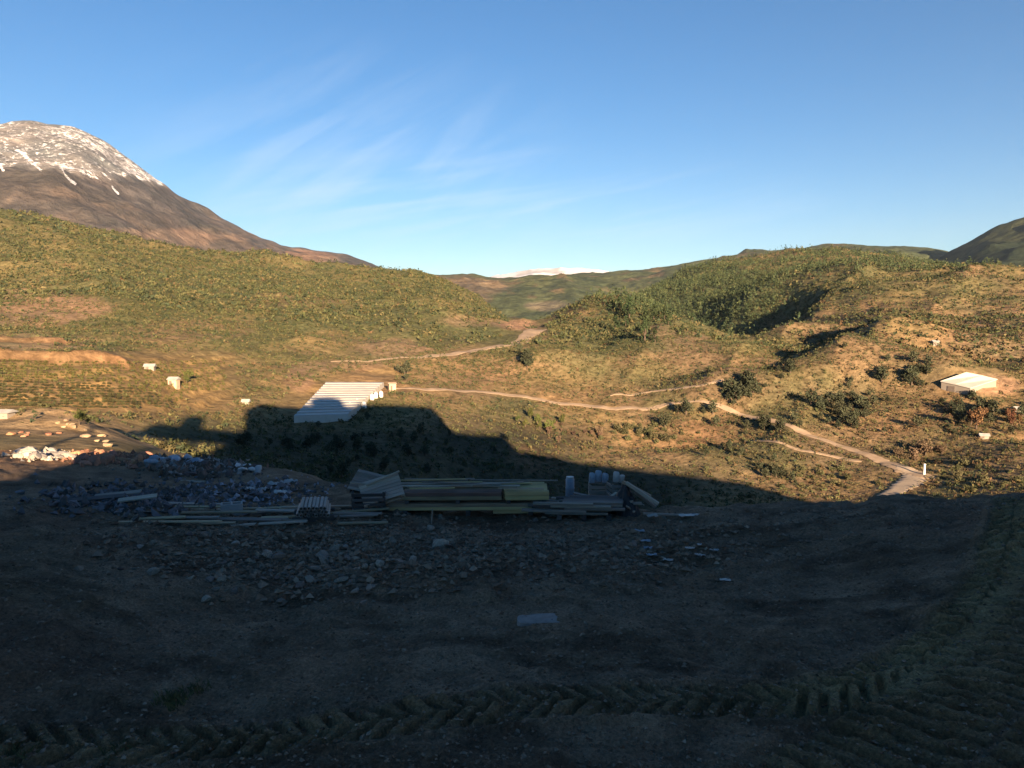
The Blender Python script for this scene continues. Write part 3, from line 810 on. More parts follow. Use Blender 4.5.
# ---- scrub on every slope
LEAF = np.array([(0.066, 0.074, 0.033), (0.090, 0.088, 0.040), (0.042, 0.054, 0.030), (0.115, 0.096, 0.046), (0.120, 0.078, 0.044)])
def scrub(n, r0, r1, rmin, rmax, ntri, size):
    x, y, r, px, py = candidates(n, r0, r1)
    n1 = fbm(x / 45, y / 60, 3, 801); n2 = fbm(x / 14, y / 18, 3, 811)
    dens = 0.5 + 0.5 * sstep(-0.2, 0.35, n1 + 0.6 * n2)
    orch = (px < 235) & (py > 352) & (py < 412)
    dens[orch] *= 0.04
    for (cx, cy, sx, sy, f) in [(60, 306, 80, 18, .35), (20, 342, 40, 9, .1), (395, 347, 45, 12, .4), (520, 324, 32, 9, .1), (560, 445, 130, 24, .9), (700, 474, 110, 22, .85), (60, 435, 100, 18, .06), (300, 390, 60, 20, .8),
                                (990, 385, 40, 12, .25), (600, 345, 85, 26, 1.9), (200, 270, 300, 45, 1.6), (830, 390, 140, 60, 2.0), (960, 410, 110, 60, 2.0), (780, 455, 70, 20, 1.3), (715, 300, 95, 42, .5)]:
        dens *= 1 + (f - 1) * blob(px, py, cx, cy, sx, sy, n1 + n2, 0.4)
    k = (rng.uniform(0, 1, n) < dens) & ~in_road(px, py) & (r > 70)
    x, y, px, py, n1 = x[k], y[k], px[k], py[k], n1[k]
    N = len(x)
    rx = rmin + (rmax - rmin) * rng.uniform(0, 1, N) ** 2.2
    w = np.stack([1.2 + 0 * px, 1.0 + 0 * px, 0.7 + 0.6 * (py < 350), 0.6 + 0.5 * (py > 380), 0.06 + 0.55 * (px > 540) * (py > 350) + 0.3 * (px > 780) * (py > 300)], -1)
    w /= w.sum(1, keepdims=True); c = w.cumsum(1)
    idx = (rng.uniform(0, 1, (N, 1)) > c).sum(1).clip(0, 4)
    return x, y, rx, rx * rng.uniform(0.6, 1.0, N), LEAF[idx]
x, y, rx, rz, cl = scrub(105000, 72, 260, 0.12, 0.72, 0, 0)
scatter('scrub', x, y, rx, rz, 0.35, 11, 'ball', 0.48, cl, rng)
x, y, rx, rz, cl = scrub(80000, 260, 520, 0.3, 1.45, 0, 0)
scatter('scrub', x, y, rx, rz, 0.35, 10, 'ball', 0.55, cl, rng)
x, y, rx, rz, cl = scrub(70000, 520, 960, 0.6, 2.1, 0, 0)
scatter('scrub', x, y, rx, rz, 0.4, 8, 'ball', 0.6, cl, rng)

# ---- the pine wood on the dark spur and the far crest
x, y, r, px, py = candidates(60000, 330, 980, -8, 38)
n1 = fbm(x / 60, y / 80, 3, 821)
d = np.maximum(blob(px, py, 712, 300, 100, 46, n1, .4), 0.55 * blob(px, py, 850, 262, 140, 16, n1, .5))
d = np.maximum(d, 0.5 * blob(px, py, 640, 290, 60, 26, n1, .4))
k = (rng.uniform(0, 1, len(x)) < d * 0.55)
x, y = x[k], y[k]; N = len(x)
rx = rng.uniform(1.0, 1.9, N); rz = rng.uniform(1.7, 3.2, N)
pal = np.array([(0.040, 0.058, 0.030), (0.054, 0.072, 0.034), (0.074, 0.088, 0.040)])
scatter('pine_wood', x, y, rx, rz, 0.95, 18, 'cone', 0.5, pal[rng.integers(0, 3, N)], rng)

# ---- trees one can tell apart
def crown_mesh(kind, seed):
    r_ = np.random.default_rng(seed)
    V = []; nclump, nleaf = 17, 26
    for c in range(nclump):
        d = r_.normal(size=3); d /= np.linalg.norm(d)
        q = d * r_.uniform(0.25, 0.78)
        if kind == 'cone':
            t = r_.uniform(0, 1); a = r_.uniform(0, 2 * PI); q = np.array([math.cos(a) * (1 - t) * .65, math.sin(a) * (1 - t) * .65, 2.0 * t - 0.8]); rad = 0.42 - 0.2 * t
        elif kind == 'tall':
            q = q * np.array([0.7, 0.7, 1.5]); rad = r_.uniform(0.26, 0.42)
        elif kind == 'bush':
            q = q * np.array([1.0, 1.0, 0.6]); rad = r_.uniform(0.28, 0.48)
        else:
            rad = r_.uniform(0.28, 0.48)
        for l in range(nleaf):
            e = r_.normal(size=3); e /= np.linalg.norm(e); p = q + e * rad * r_.uniform(0.55, 1.05)
            u = r_.normal(size=3); u /= np.linalg.norm(u); w = np.cross(u, r_.normal(size=3)); w /= np.linalg.norm(w)
            s = r_.uniform(0.07, 0.15)
            V += [p - u * s, p + w * s * .8, p + u * s, p - w * s * .8]
    return np_mesh('crown', np.array(V), np.arange(len(V)).reshape(-1, 4))
def leaf_mat(name, col, v=0.3): return simple_mat(name, col, 3.0, 0.35, bmp=0, objvar=v)
M_BARK = simple_mat('bark', (0.10, 0.075, 0.055), 6, 0.3)
M_L = {'dark_tree': leaf_mat('dark_leaves', (0.050, 0.056, 0.032)), 'green_tree': leaf_mat('green_leaves', (0.080, 0.090, 0.028)),
       'autumn_tree': leaf_mat('orange_leaves', (0.165, 0.088, 0.046)), 'olive_shrub': leaf_mat('olive_leaves', (0.095, 0.092, 0.045)), 'orchard_bush': leaf_mat('orchard_leaves', (0.060, 0.058, 0.026)),
       'pine_tree': leaf_mat('pine_needles', (0.034, 0.050, 0.022)), 'bare_tree': leaf_mat('dry_brown_leaves', (0.125, 0.088, 0.056))}
SHAPE = {'dark_tree': 'ball', 'green_tree': 'ball', 'autumn_tree': 'tall', 'olive_shrub': 'bush', 'orchard_bush': 'bush', 'pine_tree': 'cone', 'bare_tree': 'ball'}
CROWNS = {}; TRUNKS = {}
for i, k in enumerate(M_L):
    CROWNS[k] = [crown_mesh(SHAPE[k], 100 + 10 * i + j) for j in range(3)]
    for me in CROWNS[k]: me.materials.append(M_L[k])
    mb = MB(); mb.tube([(0, 0, -0.4), (0.02, 0, 0.5), (0.05, 0.03, 1.4)], [0.13, 0.10, 0.05], 7)
    mb.tube([(0.02, 0, 0.5), (0.3, 0.1, 1.2)], [0.06, 0.03], 5); mb.tube([(0.02, 0, 0.6), (-0.25, -0.15, 1.3)], [0.06, 0.03], 5)
    TRUNKS[k] = mb.mesh('trunk'); TRUNKS[k].materials.append(M_BARK)
def tree(kind, x, y, z, size, label, group, cat='tree', parts=True, rr=random):
    lift = {'bush': 0.45, 'tall': 1.5, 'cone': 1.1}.get(SHAPE[kind], 1.15)
    me = rr.choice(CROWNS[kind])
    rz = rr.uniform(0, 6.28)
    sc = (size * rr.uniform(.85, 1.15), size * rr.uniform(.85, 1.15), size * rr.uniform(.85, 1.2))
    if not parts:
        o = bpy.data.objects.new(kind, me); C.objects.link(o); o.location = (x, y, z + lift * sc[2] * .8); o.scale = sc; o.rotation_euler = (0, 0, rz)
        return tag(o, label, cat, group)
    t = tag(empty(kind, (x, y, z), rz), label, cat, group); t.scale = sc
    c = bpy.data.objects.new('crown', me); C.objects.link(c); c.parent = t; c.location = (0, 0, lift)
    if SHAPE[kind] != 'bush':
        k = bpy.data.objects.new('trunk', TRUNKS[kind]); C.objects.link(k); k.parent = t
    return t

def cluster(kind, x0, x1, y0, y1, n, size, label, group, cat='tree', skew=None):
    pxs = (x0 + x1) / 2 + (x1 - x0) * 0.30 * rng.normal(size=n); pys = (y0 + y1) / 2 + abs(y1 - y0) * 0.30 * rng.normal(size=n)
    if skew: pys = y0 + (pxs - x0) / (x1 - x0) * (y1 - y0) + rng.uniform(-skew, skew, n)
    P, ok = cast(pxs, pys, 60, 1150, HB, 240)
    bad = in_road(pxs, pys)
    for (x, y, z), b in zip(P, bad):
        if b or (400 < x and False): continue
        rr = math.hypot(x, y)
        tree(kind, x, y, z, (size[0] * .7 + (size[1] * 1.1 - size[0] * .7) * rng.uniform() ** 1.6) * 0.72, label, group, cat)
cluster('dark_tree', 735, 800, 420, 434, 13, (1.3, 2.1), 'dark round tree in the line above the bend of the valley road', 'dark trees above the road bend')
cluster('dark_tree', 815, 880, 394, 426, 40, (1.5, 2.6), 'dark evergreen tree in the dense clump on the slope left of the white shed', 'dark clump on the right slope')
cluster('olive_shrub', 590, 700, 424, 442, 34, (1.0, 1.9), 'grey green bush in the belt below the middle road', 'bushes below the middle road', 'bush')
cluster('green_tree', 520, 560, 418, 436, 10, (1.1, 1.9), 'green tree in the sunlit hollow beyond the shadow edge', 'trees in the sunlit hollow')
cluster('bare_tree', 545, 600, 420, 446, 14, (0.9, 1.7), 'pinkish brown bare tree in the sunlit hollow beyond the shadow', 'bare trees in the hollow')
cluster('dark_tree', 720, 800, 455, 478, 30, (0.7, 1.5), 'low dark tree on the bank beneath the narrow path', 'low trees beneath the path', skew=10)
cluster('olive_shrub', 800, 865, 462, 490, 20, (0.7, 1.4), 'rounded bush on the bank left of the road fork', 'bushes by the road fork', 'bush')
cluster('dark_tree', 884, 932, 366, 384, 18, (1.6, 2.8), 'dark tree in the shaded grove beside the white shed', 'grove beside the white shed')
cluster('dark_tree', 925, 1020, 402, 432, 34, (1.3, 2.4), 'dark bushy tree on the slope below the white shed', 'trees below the white shed')
cluster('autumn_tree', 1006, 1022, 414, 434, 5, (1.7, 2.4), 'tall orange autumn tree at the right edge below the shed', 'orange trees at the right edge')
cluster('autumn_tree', 972, 984, 420, 430, 3, (1.6, 2.1), 'orange autumn tree beside the small white hut', 'orange trees by the hut')
cluster('bare_tree', 890, 935, 448, 464, 13, (1.3, 2.1), 'reddish brown tree on the bank behind the road fork', 'reddish trees behind the fork')
cluster('olive_shrub', 930, 1020, 462, 492, 34, (0.7, 1.5), 'olive green bush at the foot of the right slope', 'bushes at the foot of the slope', 'bush')
cluster('dark_tree', 686, 792, 418, 372, 32, (1.5, 2.6), 'dark tree in the diagonal gully between the two hills', 'trees in the diagonal gully', skew=9)
cluster('dark_tree', 518, 530, 354, 366, 7, (2.4, 3.6), 'dark tree in the gap where the upper road ends', 'trees below the upper road')
cluster('pine_tree', 620, 700, 296, 330, 40, (2.4, 3.8), 'dark pine on the near edge of the shaded spur', 'pines on the near spur')
cluster('dark_tree', 250, 430, 424, 468, 60, (0.7, 1.5), 'shaded dark tree on the valley floor below the greenhouse', 'shaded valley trees')
cluster('olive_shrub', 430, 560, 448, 474, 30, (0.6, 1.3), 'shaded low bush on the dark slope beyond the timber', 'shaded bushes beyond the timber', 'bush')
cluster('dark_tree', 394, 408, 372, 382, 4, (1.6, 2.3), 'dark tree next to the tan hut by the greenhouse', 'trees by the tan hut')
cluster('green_tree', 184, 194, 378, 384, 3, (1.0, 1.5), 'small green tree right of the pale hut by the orchard', 'trees by the pale hut')
cluster('green_tree', 70, 100, 414, 426, 5, (.5, .8), 'yellow green tree behind the sunlit soil mound', 'trees behind the mound')

# ---- orchard rows on the terraced hillside
rowpx, rowpy = [], []
for k in range(18):
    yy = 361 + 2.6 * k
    xs = np.arange(-6, 225 - 3 * k * (k > 11), 5.2) + rng.uniform(-1, 1)
    rowpx.append(xs + rng.uniform(-1.4, 1.4, len(xs))); rowpy.append(yy + 2.2 * np.sin(xs / 70.0) + rng.uniform(-.4, .4, len(xs)))
rowpx = np.concatenate(rowpx); rowpy = np.concatenate(rowpy)
P, ok = cast(rowpx, rowpy, 60, 600, HB)
keep = rng.uniform(0, 1, len(P)) > 0.12; P = P[keep]
order = np.argsort(np.hypot(P[:, 0], P[:, 1])); P = P[order]
for (x, y, z) in P[:280]:
    tree('orchard_bush', x, y, z, rng.uniform(0.27, 0.42), 'small clipped bush in the planted rows on the terraced left hillside', 'orchard rows on the left hillside', 'bush', parts=False)
R_ = P[280:]
if len(R_):
    rx = rng.uniform(0.26, 0.42, len(R_))
    scatter('orchard_rows', R_[:, 0], R_[:, 1], rx, rx * .8, 0.5, 40, 'ball', 0.4, np.tile((0.085, 0.085, 0.03), (len(R_), 1)), rng)

# ------------------------------------------------------------------ buildings in the valley
def ground_b(px, py): 
    P, ok = cast([px], [py], 50, 700, HB, 160); return Vector(P[0])
def hb(x, y): return float(HB(np.array([x]), np.array([y]))[0])

M_FILM = simple_mat('greenhouse_film', (0.36, 0.355, 0.345), 0.8, 0.2, rough=0.45, stretch=(0.2, 1, 1), dirt=(0.40, 0.36, 0.30), objvar=.1)
M_FILM_WALL = simple_mat('greenhouse_side', (0.42, 0.40, 0.36), 0.5, 0.15, rough=0.6)
def greenhouse(fl, fr, br, bl, n, h, ridge):
    q = [ground_b(*p) for p in (fl, fr, br, bl)]
    c = sum((p for p in q), Vector()) / 4
    root = tag(empty('greenhouse', c), 'large white multi-span greenhouse at the foot of the left hill, its lower end shaded', 'greenhouse')
    def P(u, v):
        a = q[0].lerp(q[1], u); b = q[3].lerp(q[2], u); return a.lerp(b, v)
    for k in range(n):
        v0, v1 = (k + 0.02) / n, (k + 0.98) / n
        prof = [(v0, 0), (v0 + (v1 - v0) * .15, ridge * .55), ((v0 + v1) / 2, ridge), (v1 - (v1 - v0) * .15, ridge * .55), (v1, 0)]
        vs = []
        zt = [P(u, (v0 + v1) / 2).z for u in (0, 1)]
        for e, u in enumerate((0.0, 1.0)):
            for (v, dz) in prof: p = P(u, v); vs.append((p.x - c.x, p.y - c.y, zt[e] + h + dz - c.z))
        fs = [(i, i + 5, i + 6, i + 1) for i in range(4)]
        link('roof_span', MB().add(vs, fs).mesh('roof_span', smooth=False), M_FILM, root)
        wv = []
        for e, u in enumerate((0.0, 1.0)):
            for (v, dz) in prof: p = P(u, v); wv.append((p.x - c.x, p.y - c.y, zt[e] + h + dz - c.z - .03))
            p0, p1 = P(u, v0), P(u, v1)
            wv += [(p1.x - c.x, p1.y - c.y, zt[e] - c.z - 2.0), (p0.x - c.x, p0.y - c.y, zt[e] - c.z - 2.0)]
        link('span_wall', MB().add(wv, [(0, 1, 2, 3, 4, 5, 6), (13, 12, 11, 10, 9, 8, 7), (0, 6, 13, 7), (4, 11, 12, 5)]).mesh('span_wall'), M_FILM_WALL, root)
    return root
greenhouse((294, 423), (348, 421), (384, 387), (327, 387), 14, 1.2, 0.14)

M_SHEDWALL = simple_mat('shed_wall', (0.27, 0.235, 0.195), 0.4, 0.1)
M_SHEDROOF = simple_mat('shed_roof_sheet', (0.47, 0.43, 0.37), 0.6, 0.08, rough=0.5, stretch=(1, 0.1, 1))
M_DOOR = simple_mat('door_paint', (0.16, 0.13, 0.11), 3, 0.2)
M_TILE = simple_mat('roof_tile', (0.38, 0.17, 0.10), 1.5, 0.25)
M_TAN = simple_mat('tan_render', (0.48, 0.36, 0.25), 1, 0.15)
def shed(corners, h, ridge, label, name='storage_shed', cat='shed', wall=M_SHEDWALL, roof=M_SHEDROOF):
    q = [ground_b(*p) for p in corners]
    zt = max(p.z for p in q) + h
    c = sum((p for p in q), Vector()) / 4; c.z = min(p.z for p in q)
    root = tag(empty(name, c), label, cat)
    mid0, mid1 = (q[0] + q[1]) / 2, (q[3] + q[2]) / 2
    b = [Vector((p.x - c.x, p.y - c.y, -1.0)) for p in q]; t = [Vector((p.x - c.x, p.y - c.y, p.z + h - c.z)) for p in q]
    m0 = Vector((mid0.x - c.x, mid0.y - c.y, mid0.z + h - c.z + ridge)); m1 = Vector((mid1.x - c.x, mid1.y - c.y, mid1.z + h - c.z + ridge))
    link('wall', MB().add(b + t + [m0, m1], [(0, 1, 5, 8, 4), (2, 3, 7, 9, 6), (1, 2, 6, 5), (3, 0, 4, 7)]).mesh('wall'), wall, root)
    o = 0.05; k = 1.04
    tt = [Vector((p.x * k, p.y * k, p.z + o)) for p in t]; n0 = Vector((m0.x * k, m0.y * k, m0.z + o)); n1 = Vector((m1.x * k, m1.y * k, m1.z + o))
    up = Vector((0, 0, 0.15))
    top = tt + [n0, n1]; vs = top + [p + up for p in top]
    fs = [(0, 4, 5, 3), (4, 1, 2, 5), (6, 9, 11, 10), (10, 11, 8, 7), (0, 6, 10, 4), (4, 10, 7, 1), (2, 8, 11, 5), (5, 11, 9, 3), (0, 3, 9, 6), (1, 7, 8, 2)]
    link('roof', MB().add(vs, fs).mesh('roof'), roof, root)
    e = (b[1] - b[0]); L = e.length; e.normalize(); nn = Vector((e.y, -e.x, 0))
    if nn.dot(b[0] + b[1]) < 0: nn = -nn
    M = Matrix.Rotation(math.atan2(e.y, e.x), 4, 'Z')
    pos = b[0].lerp(b[1], 0.35) + nn * 0.05; hh = min(2.2, h * 0.75); pos.z = q[0].lerp(q[1], .35).z - c.z + hh / 2
    MB().box(pos, (min(2.4, L * .25), 0.08, hh), M).build('door', M_DOOR, root)
    return root
shed([(941, 389), (970, 396), (996, 387), (966, 380)], 1.7, 0.06, 'long low white shed on a bare terrace on the right hillside')

def hut(px, py, w, d, h, label, name='hut', cat='hut', wall=M_SHEDWALL, roof=M_CONCRETE, rot=0.2, ridge=0.5, hf=None):
    p = ground_b(px, py) if hf is None else hf
    w *= .52; d *= .52; h *= .55
    root = tag(empty(name, p, rot), label, cat)
    MB().box((0, 0, h / 2 - 0.4), (w, d, h + 0.8)).build('wall', wall, root)
    x, y = w / 2 + .2, d / 2 + .2
    vs = [(-x, -y, h), (x, -y, h), (x, y, h), (-x, y, h), (-x, 0, h + ridge), (x, 0, h + ridge)]
    link('roof', MB().add(vs, [(0, 1, 5, 4), (3, 4, 5, 2), (0, 4, 3), (1, 2, 5), (3, 2, 1, 0)]).mesh('roof'), roof, root)
    MB().box((-w * .2, -d / 2 - .03, min(1.9, h * .8) / 2), (min(.9, w * .3), .08, min(1.9, h * .8))).build('door', M_DOOR, root)
    if w > 3:
        f = MB().box((w * .22, -d / 2 - .03, h * .55), (.9, .08, .8)).build('window', M_WHITE, root)
        MB().box((w * .22, -d / 2 - .08, h * .55), (.74, .04, .64)).build('pane', M_GLASS, f)
    return root
hut(150, 369, 3.2, 2.0, 0.9, 'low white hut high on the orchard slope right of the orange cut', rot=.1)
hut(174, 385, 3.0, 2.4, 1.8, 'pale beige hut on the orchard slope beside small green trees', wall=M_TAN, rot=-.1)
hut(246, 404, 2.2, 1.6, 0.8, 'small white hut just above the corner of the long shadow', rot=0)
hut(392, 391, 3.0, 3.0, 3.1, 'tall tan hut standing at the upper right corner of the greenhouse', wall=M_TAN, roof=M_TAN, rot=.4, ridge=.3)
hut(984, 438, 3.0, 2.2, 0.9, 'small white hut among orange trees on the right slope', rot=-.3)
hut(1017, 411, 3.2, 2.2, 1.0, 'small white hut at the right edge of the view below the shed', rot=0)
hut(935, 344, 3.4, 3.0, 1.3, 'tiny pale hut high on the reddish right hillside', rot=0)
hut(4, 417, 2.6, 1.8, .75, 'cream site cabin at the left edge behind the soil mound', name='site_cabin', cat='cabin', wall=M_SHEDWALL, rot=-.1, ridge=.25)

def small_post(px, py, h, label):
    p = ground_b(px, py); root = tag(empty('concrete_post', p), label, 'post')
    MB().box((0, 0, h / 2), (.35, .35, h), taper=.75).build('post', M_WHITE, root)
    MB().box((0, 0, h + .06), (.38, .38, .16)).build('cap', M_WHITE, root)
small_post(924, 475, 2.0, 'pale concrete post beside the fork of the valley road')

def junk_pile(px, py, n, label, group):
    for i in range(n):
        p = ground_b(px[i % len(px)], py[i % len(py)])
        root = tag(empty('plastic_tank', (p.x, p.y, p.z - .1), random.uniform(0, 3)), label, 'tank', group)
        r = random.uniform(.4, .7)
        MB().tube([(0, 0, 0), (0, 0, .15), (0, 0, 1.0), (0, 0, 1.3), (0, 0, 1.42)], [r * .9, r, r, r * .7, r * .3], 14).build('tank', M_WHITE, root, smooth=True)
        MB().tube([(0, 0, 1.40), (0, 0, 1.55)], [r * .28, r * .26], 10).build('lid', M_CONCRETE, root)
junk_pile([350, 357, 364, 372, 376, 381], [409, 405, 408, 400, 398, 397], 6, 'squat white plastic tank standing along the right flank of the greenhouse', 'tanks beside the greenhouse')

# ------------------------------------------------------------------ the lot: stones, timber, rubbish
def HA_FLAT(x, y): return HA(x, y, True, False)
def ga(px, py):
    P, ok = cast([px], [py], 4.5, 60, HA_FLAT, 70); return Vector(P[0])
def ha(x, y): return float(HA_FLAT(np.array([float(x)]), np.array([float(y)]))[0])

def rock_mesh(seed, flat=0.7, sub=2):
    bm = bmesh.new(); bmesh.ops.create_icosphere(bm, subdivisions=sub, radius=1)
    r_ = random.Random(seed)
    cuts = [(Vector((r_.gauss(0, 1), r_.gauss(0, 1), r_.gauss(0, 1))).normalized(), r_.uniform(.45, .85)) for _ in range(11)]
    for v in bm.verts:
        for n, d in cuts:
            k = v.co.dot(n)
            if k > d: v.co -= n * (k - d) * .92
        v.co += Vector((r_.gauss(0, 1), r_.gauss(0, 1), r_.gauss(0, 1))) * .035
        v.co.z *= flat; v.co.x *= 1.2
    me = bpy.data.meshes.new('rock'); bm.to_mesh(me); bm.free(); return me
def stone_mat(name, c, v=.3): return simple_mat(name, c, 5, .28, bmp=.6, dist=.03, objvar=v)
M_STONE = stone_mat('grey_stone', (0.195, 0.162, 0.13)); M_STONE_P = stone_mat('pale_stone', (0.27, 0.235, 0.19), .15)
M_STONE_W = stone_mat('white_stone', (0.34, 0.31, 0.27), .2); M_STONE_R = stone_mat('red_stone', (0.36, 0.18, 0.11), .2); M_STONE_T = stone_mat('tan_stone', (0.35, 0.255, 0.16), .15)
M_STONE_RD = stone_mat('dark_red_stone', (0.125, 0.09, 0.08), .2)
ROCKS = {}
for key, m in (('g', M_STONE), ('p', M_STONE_P), ('w', M_STONE_W), ('r', M_STONE_R), ('t', M_STONE_T), ('d', M_STONE_RD)):
    ROCKS[key] = [rock_mesh(s, .7 if s % 2 else .55) for s in range(6)]
    for me in ROCKS[key]: me.materials.append(m)
def rock(key, px, py, s, label, group, name='rock', sink=.25):
    p = ga(px, py)
    o = bpy.data.objects.new(name, random.choice(ROCKS[key])); C.objects.link(o)
    o.location = (p.x, p.y, p.z + s * (.55 - sink)); o.scale = (s * random.uniform(.8, 1.3), s * random.uniform(.7, 1.1), s * random.uniform(.7, 1.2)); o.rotation_euler = (random.gauss(0, .25), random.gauss(0, .25), random.uniform(0, 6.28))
    return tag(o, label, 'rock', group)
R2 = random.Random(99)
def band(n, xf, yf, key, smin, smax, label, group, power=3):
    for _ in range(n):
        rock(key, xf(), yf(), smin + (smax - smin) * R2.random() ** power, label, group)
band(95, lambda: R2.triangular(110, 470, 320), lambda: R2.gauss(566, 17), 'g', .03, .12, 'grey broken stone in the rubble strip in front of the timber', 'stones of the rubble strip')
band(28, lambda: R2.uniform(120, 360), lambda: R2.gauss(550, 15), 'd', .03, .09, 'dark reddish stone in the left of the rubble strip', 'reddish stones of the rubble strip')
band(28, lambda: R2.uniform(420, 730), lambda: R2.gauss(545, 13), 'g', .03, .09, 'small grey stone in the thin right end of the rubble strip', 'small stones right of the rubble strip')
for (x, y, s, l) in [(152, 574, .15, 'pale rounded boulder lying alone at the near left of the rubble strip'), (140, 548, .12, 'pale stone at the far left end of the rubble strip'), (236, 545, .13, 'flat pale stone in the upper left of the rubble strip'),
                     (380, 566, .16, 'large pale angular stone in the middle of the rubble strip'), (430, 530, .15, 'long pale stone below the thin upright stick'), (412, 562, .14, 'pale stone beside the largest angular stone'), (310, 580, .12, 'pale flat stone at the near edge of the rubble strip'),
                     (206, 600, .14, 'low pale slab of stone on bare dirt nearer than the rubble'), (440, 548, .2, 'broad flat pale stone at the right of the rubble strip'), (355, 592, .1, 'pale stone on the near edge right of centre in the rubble'), (268, 555, .11, 'pale stone in the left half of the rubble strip'), (345, 548, .1, 'small pale stone above the largest angular stone')]:
    rock('p', x, y, s * .68, l, None)
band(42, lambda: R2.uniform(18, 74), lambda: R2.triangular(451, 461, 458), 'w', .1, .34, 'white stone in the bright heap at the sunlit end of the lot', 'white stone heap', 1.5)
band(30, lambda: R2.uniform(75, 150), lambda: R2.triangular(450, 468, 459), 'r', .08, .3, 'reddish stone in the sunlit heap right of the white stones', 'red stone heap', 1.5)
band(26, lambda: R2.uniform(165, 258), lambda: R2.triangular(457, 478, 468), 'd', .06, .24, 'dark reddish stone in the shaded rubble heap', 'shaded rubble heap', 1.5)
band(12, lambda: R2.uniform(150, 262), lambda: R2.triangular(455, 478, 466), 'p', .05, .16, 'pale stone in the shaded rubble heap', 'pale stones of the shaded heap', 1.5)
def rock_b(key, px, py, s, label, group):
    p = ground_b(px, py); o = bpy.data.objects.new('rock', random.choice(ROCKS[key])); C.objects.link(o)
    o.location = (p.x, p.y, p.z + s * .2); o.scale = (s, s * .8, s * .8); o.rotation_euler = (0, 0, R2.uniform(0, 6)); tag(o, label, 'rock', group)
for _ in range(16):
    t = R2.random(); rock_b('t', 60 + 50 * t + R2.gauss(0, 4), 424 + 20 * t + R2.gauss(0, 2.5), R2.uniform(.15, .42), 'tan boulder on the sunlit crest of the soil mound', 'boulders on the soil mound')
for _ in range(8):
    rock_b('r', R2.uniform(0, 60), R2.gauss(433, 3), R2.uniform(.15, .4), 'reddish boulder on the face of the soil mound', 'reddish boulders on the mound')

# gravel and broken stone too small to count
def stones(name, n, xf, yf, smin, smax, mat, seed):
    rg = np.random.default_rng(seed)
    px, py = xf(rg, n), yf(rg, n)
    ok = (px > -120) & (px < 1150) & (py > 512) & (py < 800); px, py = px[ok], py[ok]
    w = world_of(px, py, 0.0); x, y = w[:, 0], w[:, 1]
    z = HA(x, y); N = len(x)
    s = smin + (smax - smin) * rg.uniform(0, 1, N) ** 3
    base = np.array([(1, 0, 0), (-1, 0, 0), (0, 1, 0), (0, -1, 0), (0, 0, 1), (0, 0, -1)], float) 
    fc = np.array([(0, 2, 4), (2, 1, 4), (1, 3, 4), (3, 0, 4), (2, 0, 5), (1, 2, 5), (3, 1, 5), (0, 3, 5)])
    V = base[None] * rg.uniform(.5, 1.2, (N, 6, 1)) + rg.normal(0, .22, (N, 6, 3))
    a = rg.uniform(0, 2 * PI, N); ca, sa = np.cos(a), np.sin(a)
    V = np.stack([V[:, :, 0] * ca[:, None] - V[:, :, 1] * sa[:, None], V[:, :, 0] * sa[:, None] + V[:, :, 1] * ca[:, None], V[:, :, 2] * .65], -1) * s[:, None, None]
    V += np.stack([x, y, z + s * .15], -1)[:, None]
    Fc = (fc[None] + (np.arange(N) * 6)[:, None, None]).reshape(-1, 3)
    pal = np.array([(.205, .16, .118), (.13, .10, .074), (.12, .08, .055), (.26, .21, .155)])
    col = np.repeat(pal[rg.choice(4, N, p=[.4, .33, .2, .07])], 6, 0)
    return tag(link(name, np_mesh(name, V.reshape(-1, 3), Fc, False, col), mat), kind='stuff')
M_GRIT = attr_mat('broken_stone', 14, .25)
stones('rubble', 9500, lambda g, n: g.triangular(60, 320, 820, n), lambda g, n: g.normal(556, 19, n), .012, .085, M_GRIT, 1)
stones('gravel', 30000, lambda g, n: g.uniform(-100, 1130, n), lambda g, n: 520 + 290 * g.uniform(0, 1, n) ** 1.2, .005, .034, M_GRIT, 2)
stones('gravel', 2600, lambda g, n: g.uniform(500, 1024, n), lambda g, n: g.normal(535, 20, n), .008, .05, M_GRIT, 3)

# ---- timber
M_TIMB = simple_mat('weathered_timber', (0.29, 0.23, 0.15), 3, .3, stretch=(.6, 8, 8), objvar=.3)
M_TIMB_RED = simple_mat('reddish_timber', (0.19, 0.125, 0.10), 3, .3, stretch=(.6, 8, 8), objvar=.25)
M_YELLOW = simple_mat('yellow_shuttering', (0.40, 0.33, 0.16), 2, .2, stretch=(.6, 6, 6), objvar=.15)
M_PALEB = simple_mat('pale_board', (0.32, 0.275, 0.22), 2, .2, stretch=(.6, 6, 6), objvar=.2)
M_GREYP = simple_mat('grey_planks', (0.215, 0.19, 0.16), 3, .3, stretch=(.6, 8, 8), objvar=.35)
M_DARKP = simple_mat('dark_planks', (0.075, 0.07, 0.068), 3, .3, stretch=(.6, 8, 8), objvar=.3)
M_PLAST = simple_mat('pale_plastic', (0.46, 0.44, 0.42), 6, .15, rough=.4, objvar=.15)
M_BLUEPL = simple_mat('blue_plastic', (0.28, 0.32, 0.37), 6, .2, rough=.4, objvar=.15)
M_LIGHTW = simple_mat('light_wood', (0.30, 0.25, 0.20), 4, .25, stretch=(.6, 6, 6))
M_TARP = simple_mat('dark_tarpaulin', (0.035, 0.036, 0.038), 5, .3, rough=.6)
M_STEEL = simple_mat('grey_pipe', (0.23, 0.21, 0.19), 8, .15, rough=.55, objvar=.2)

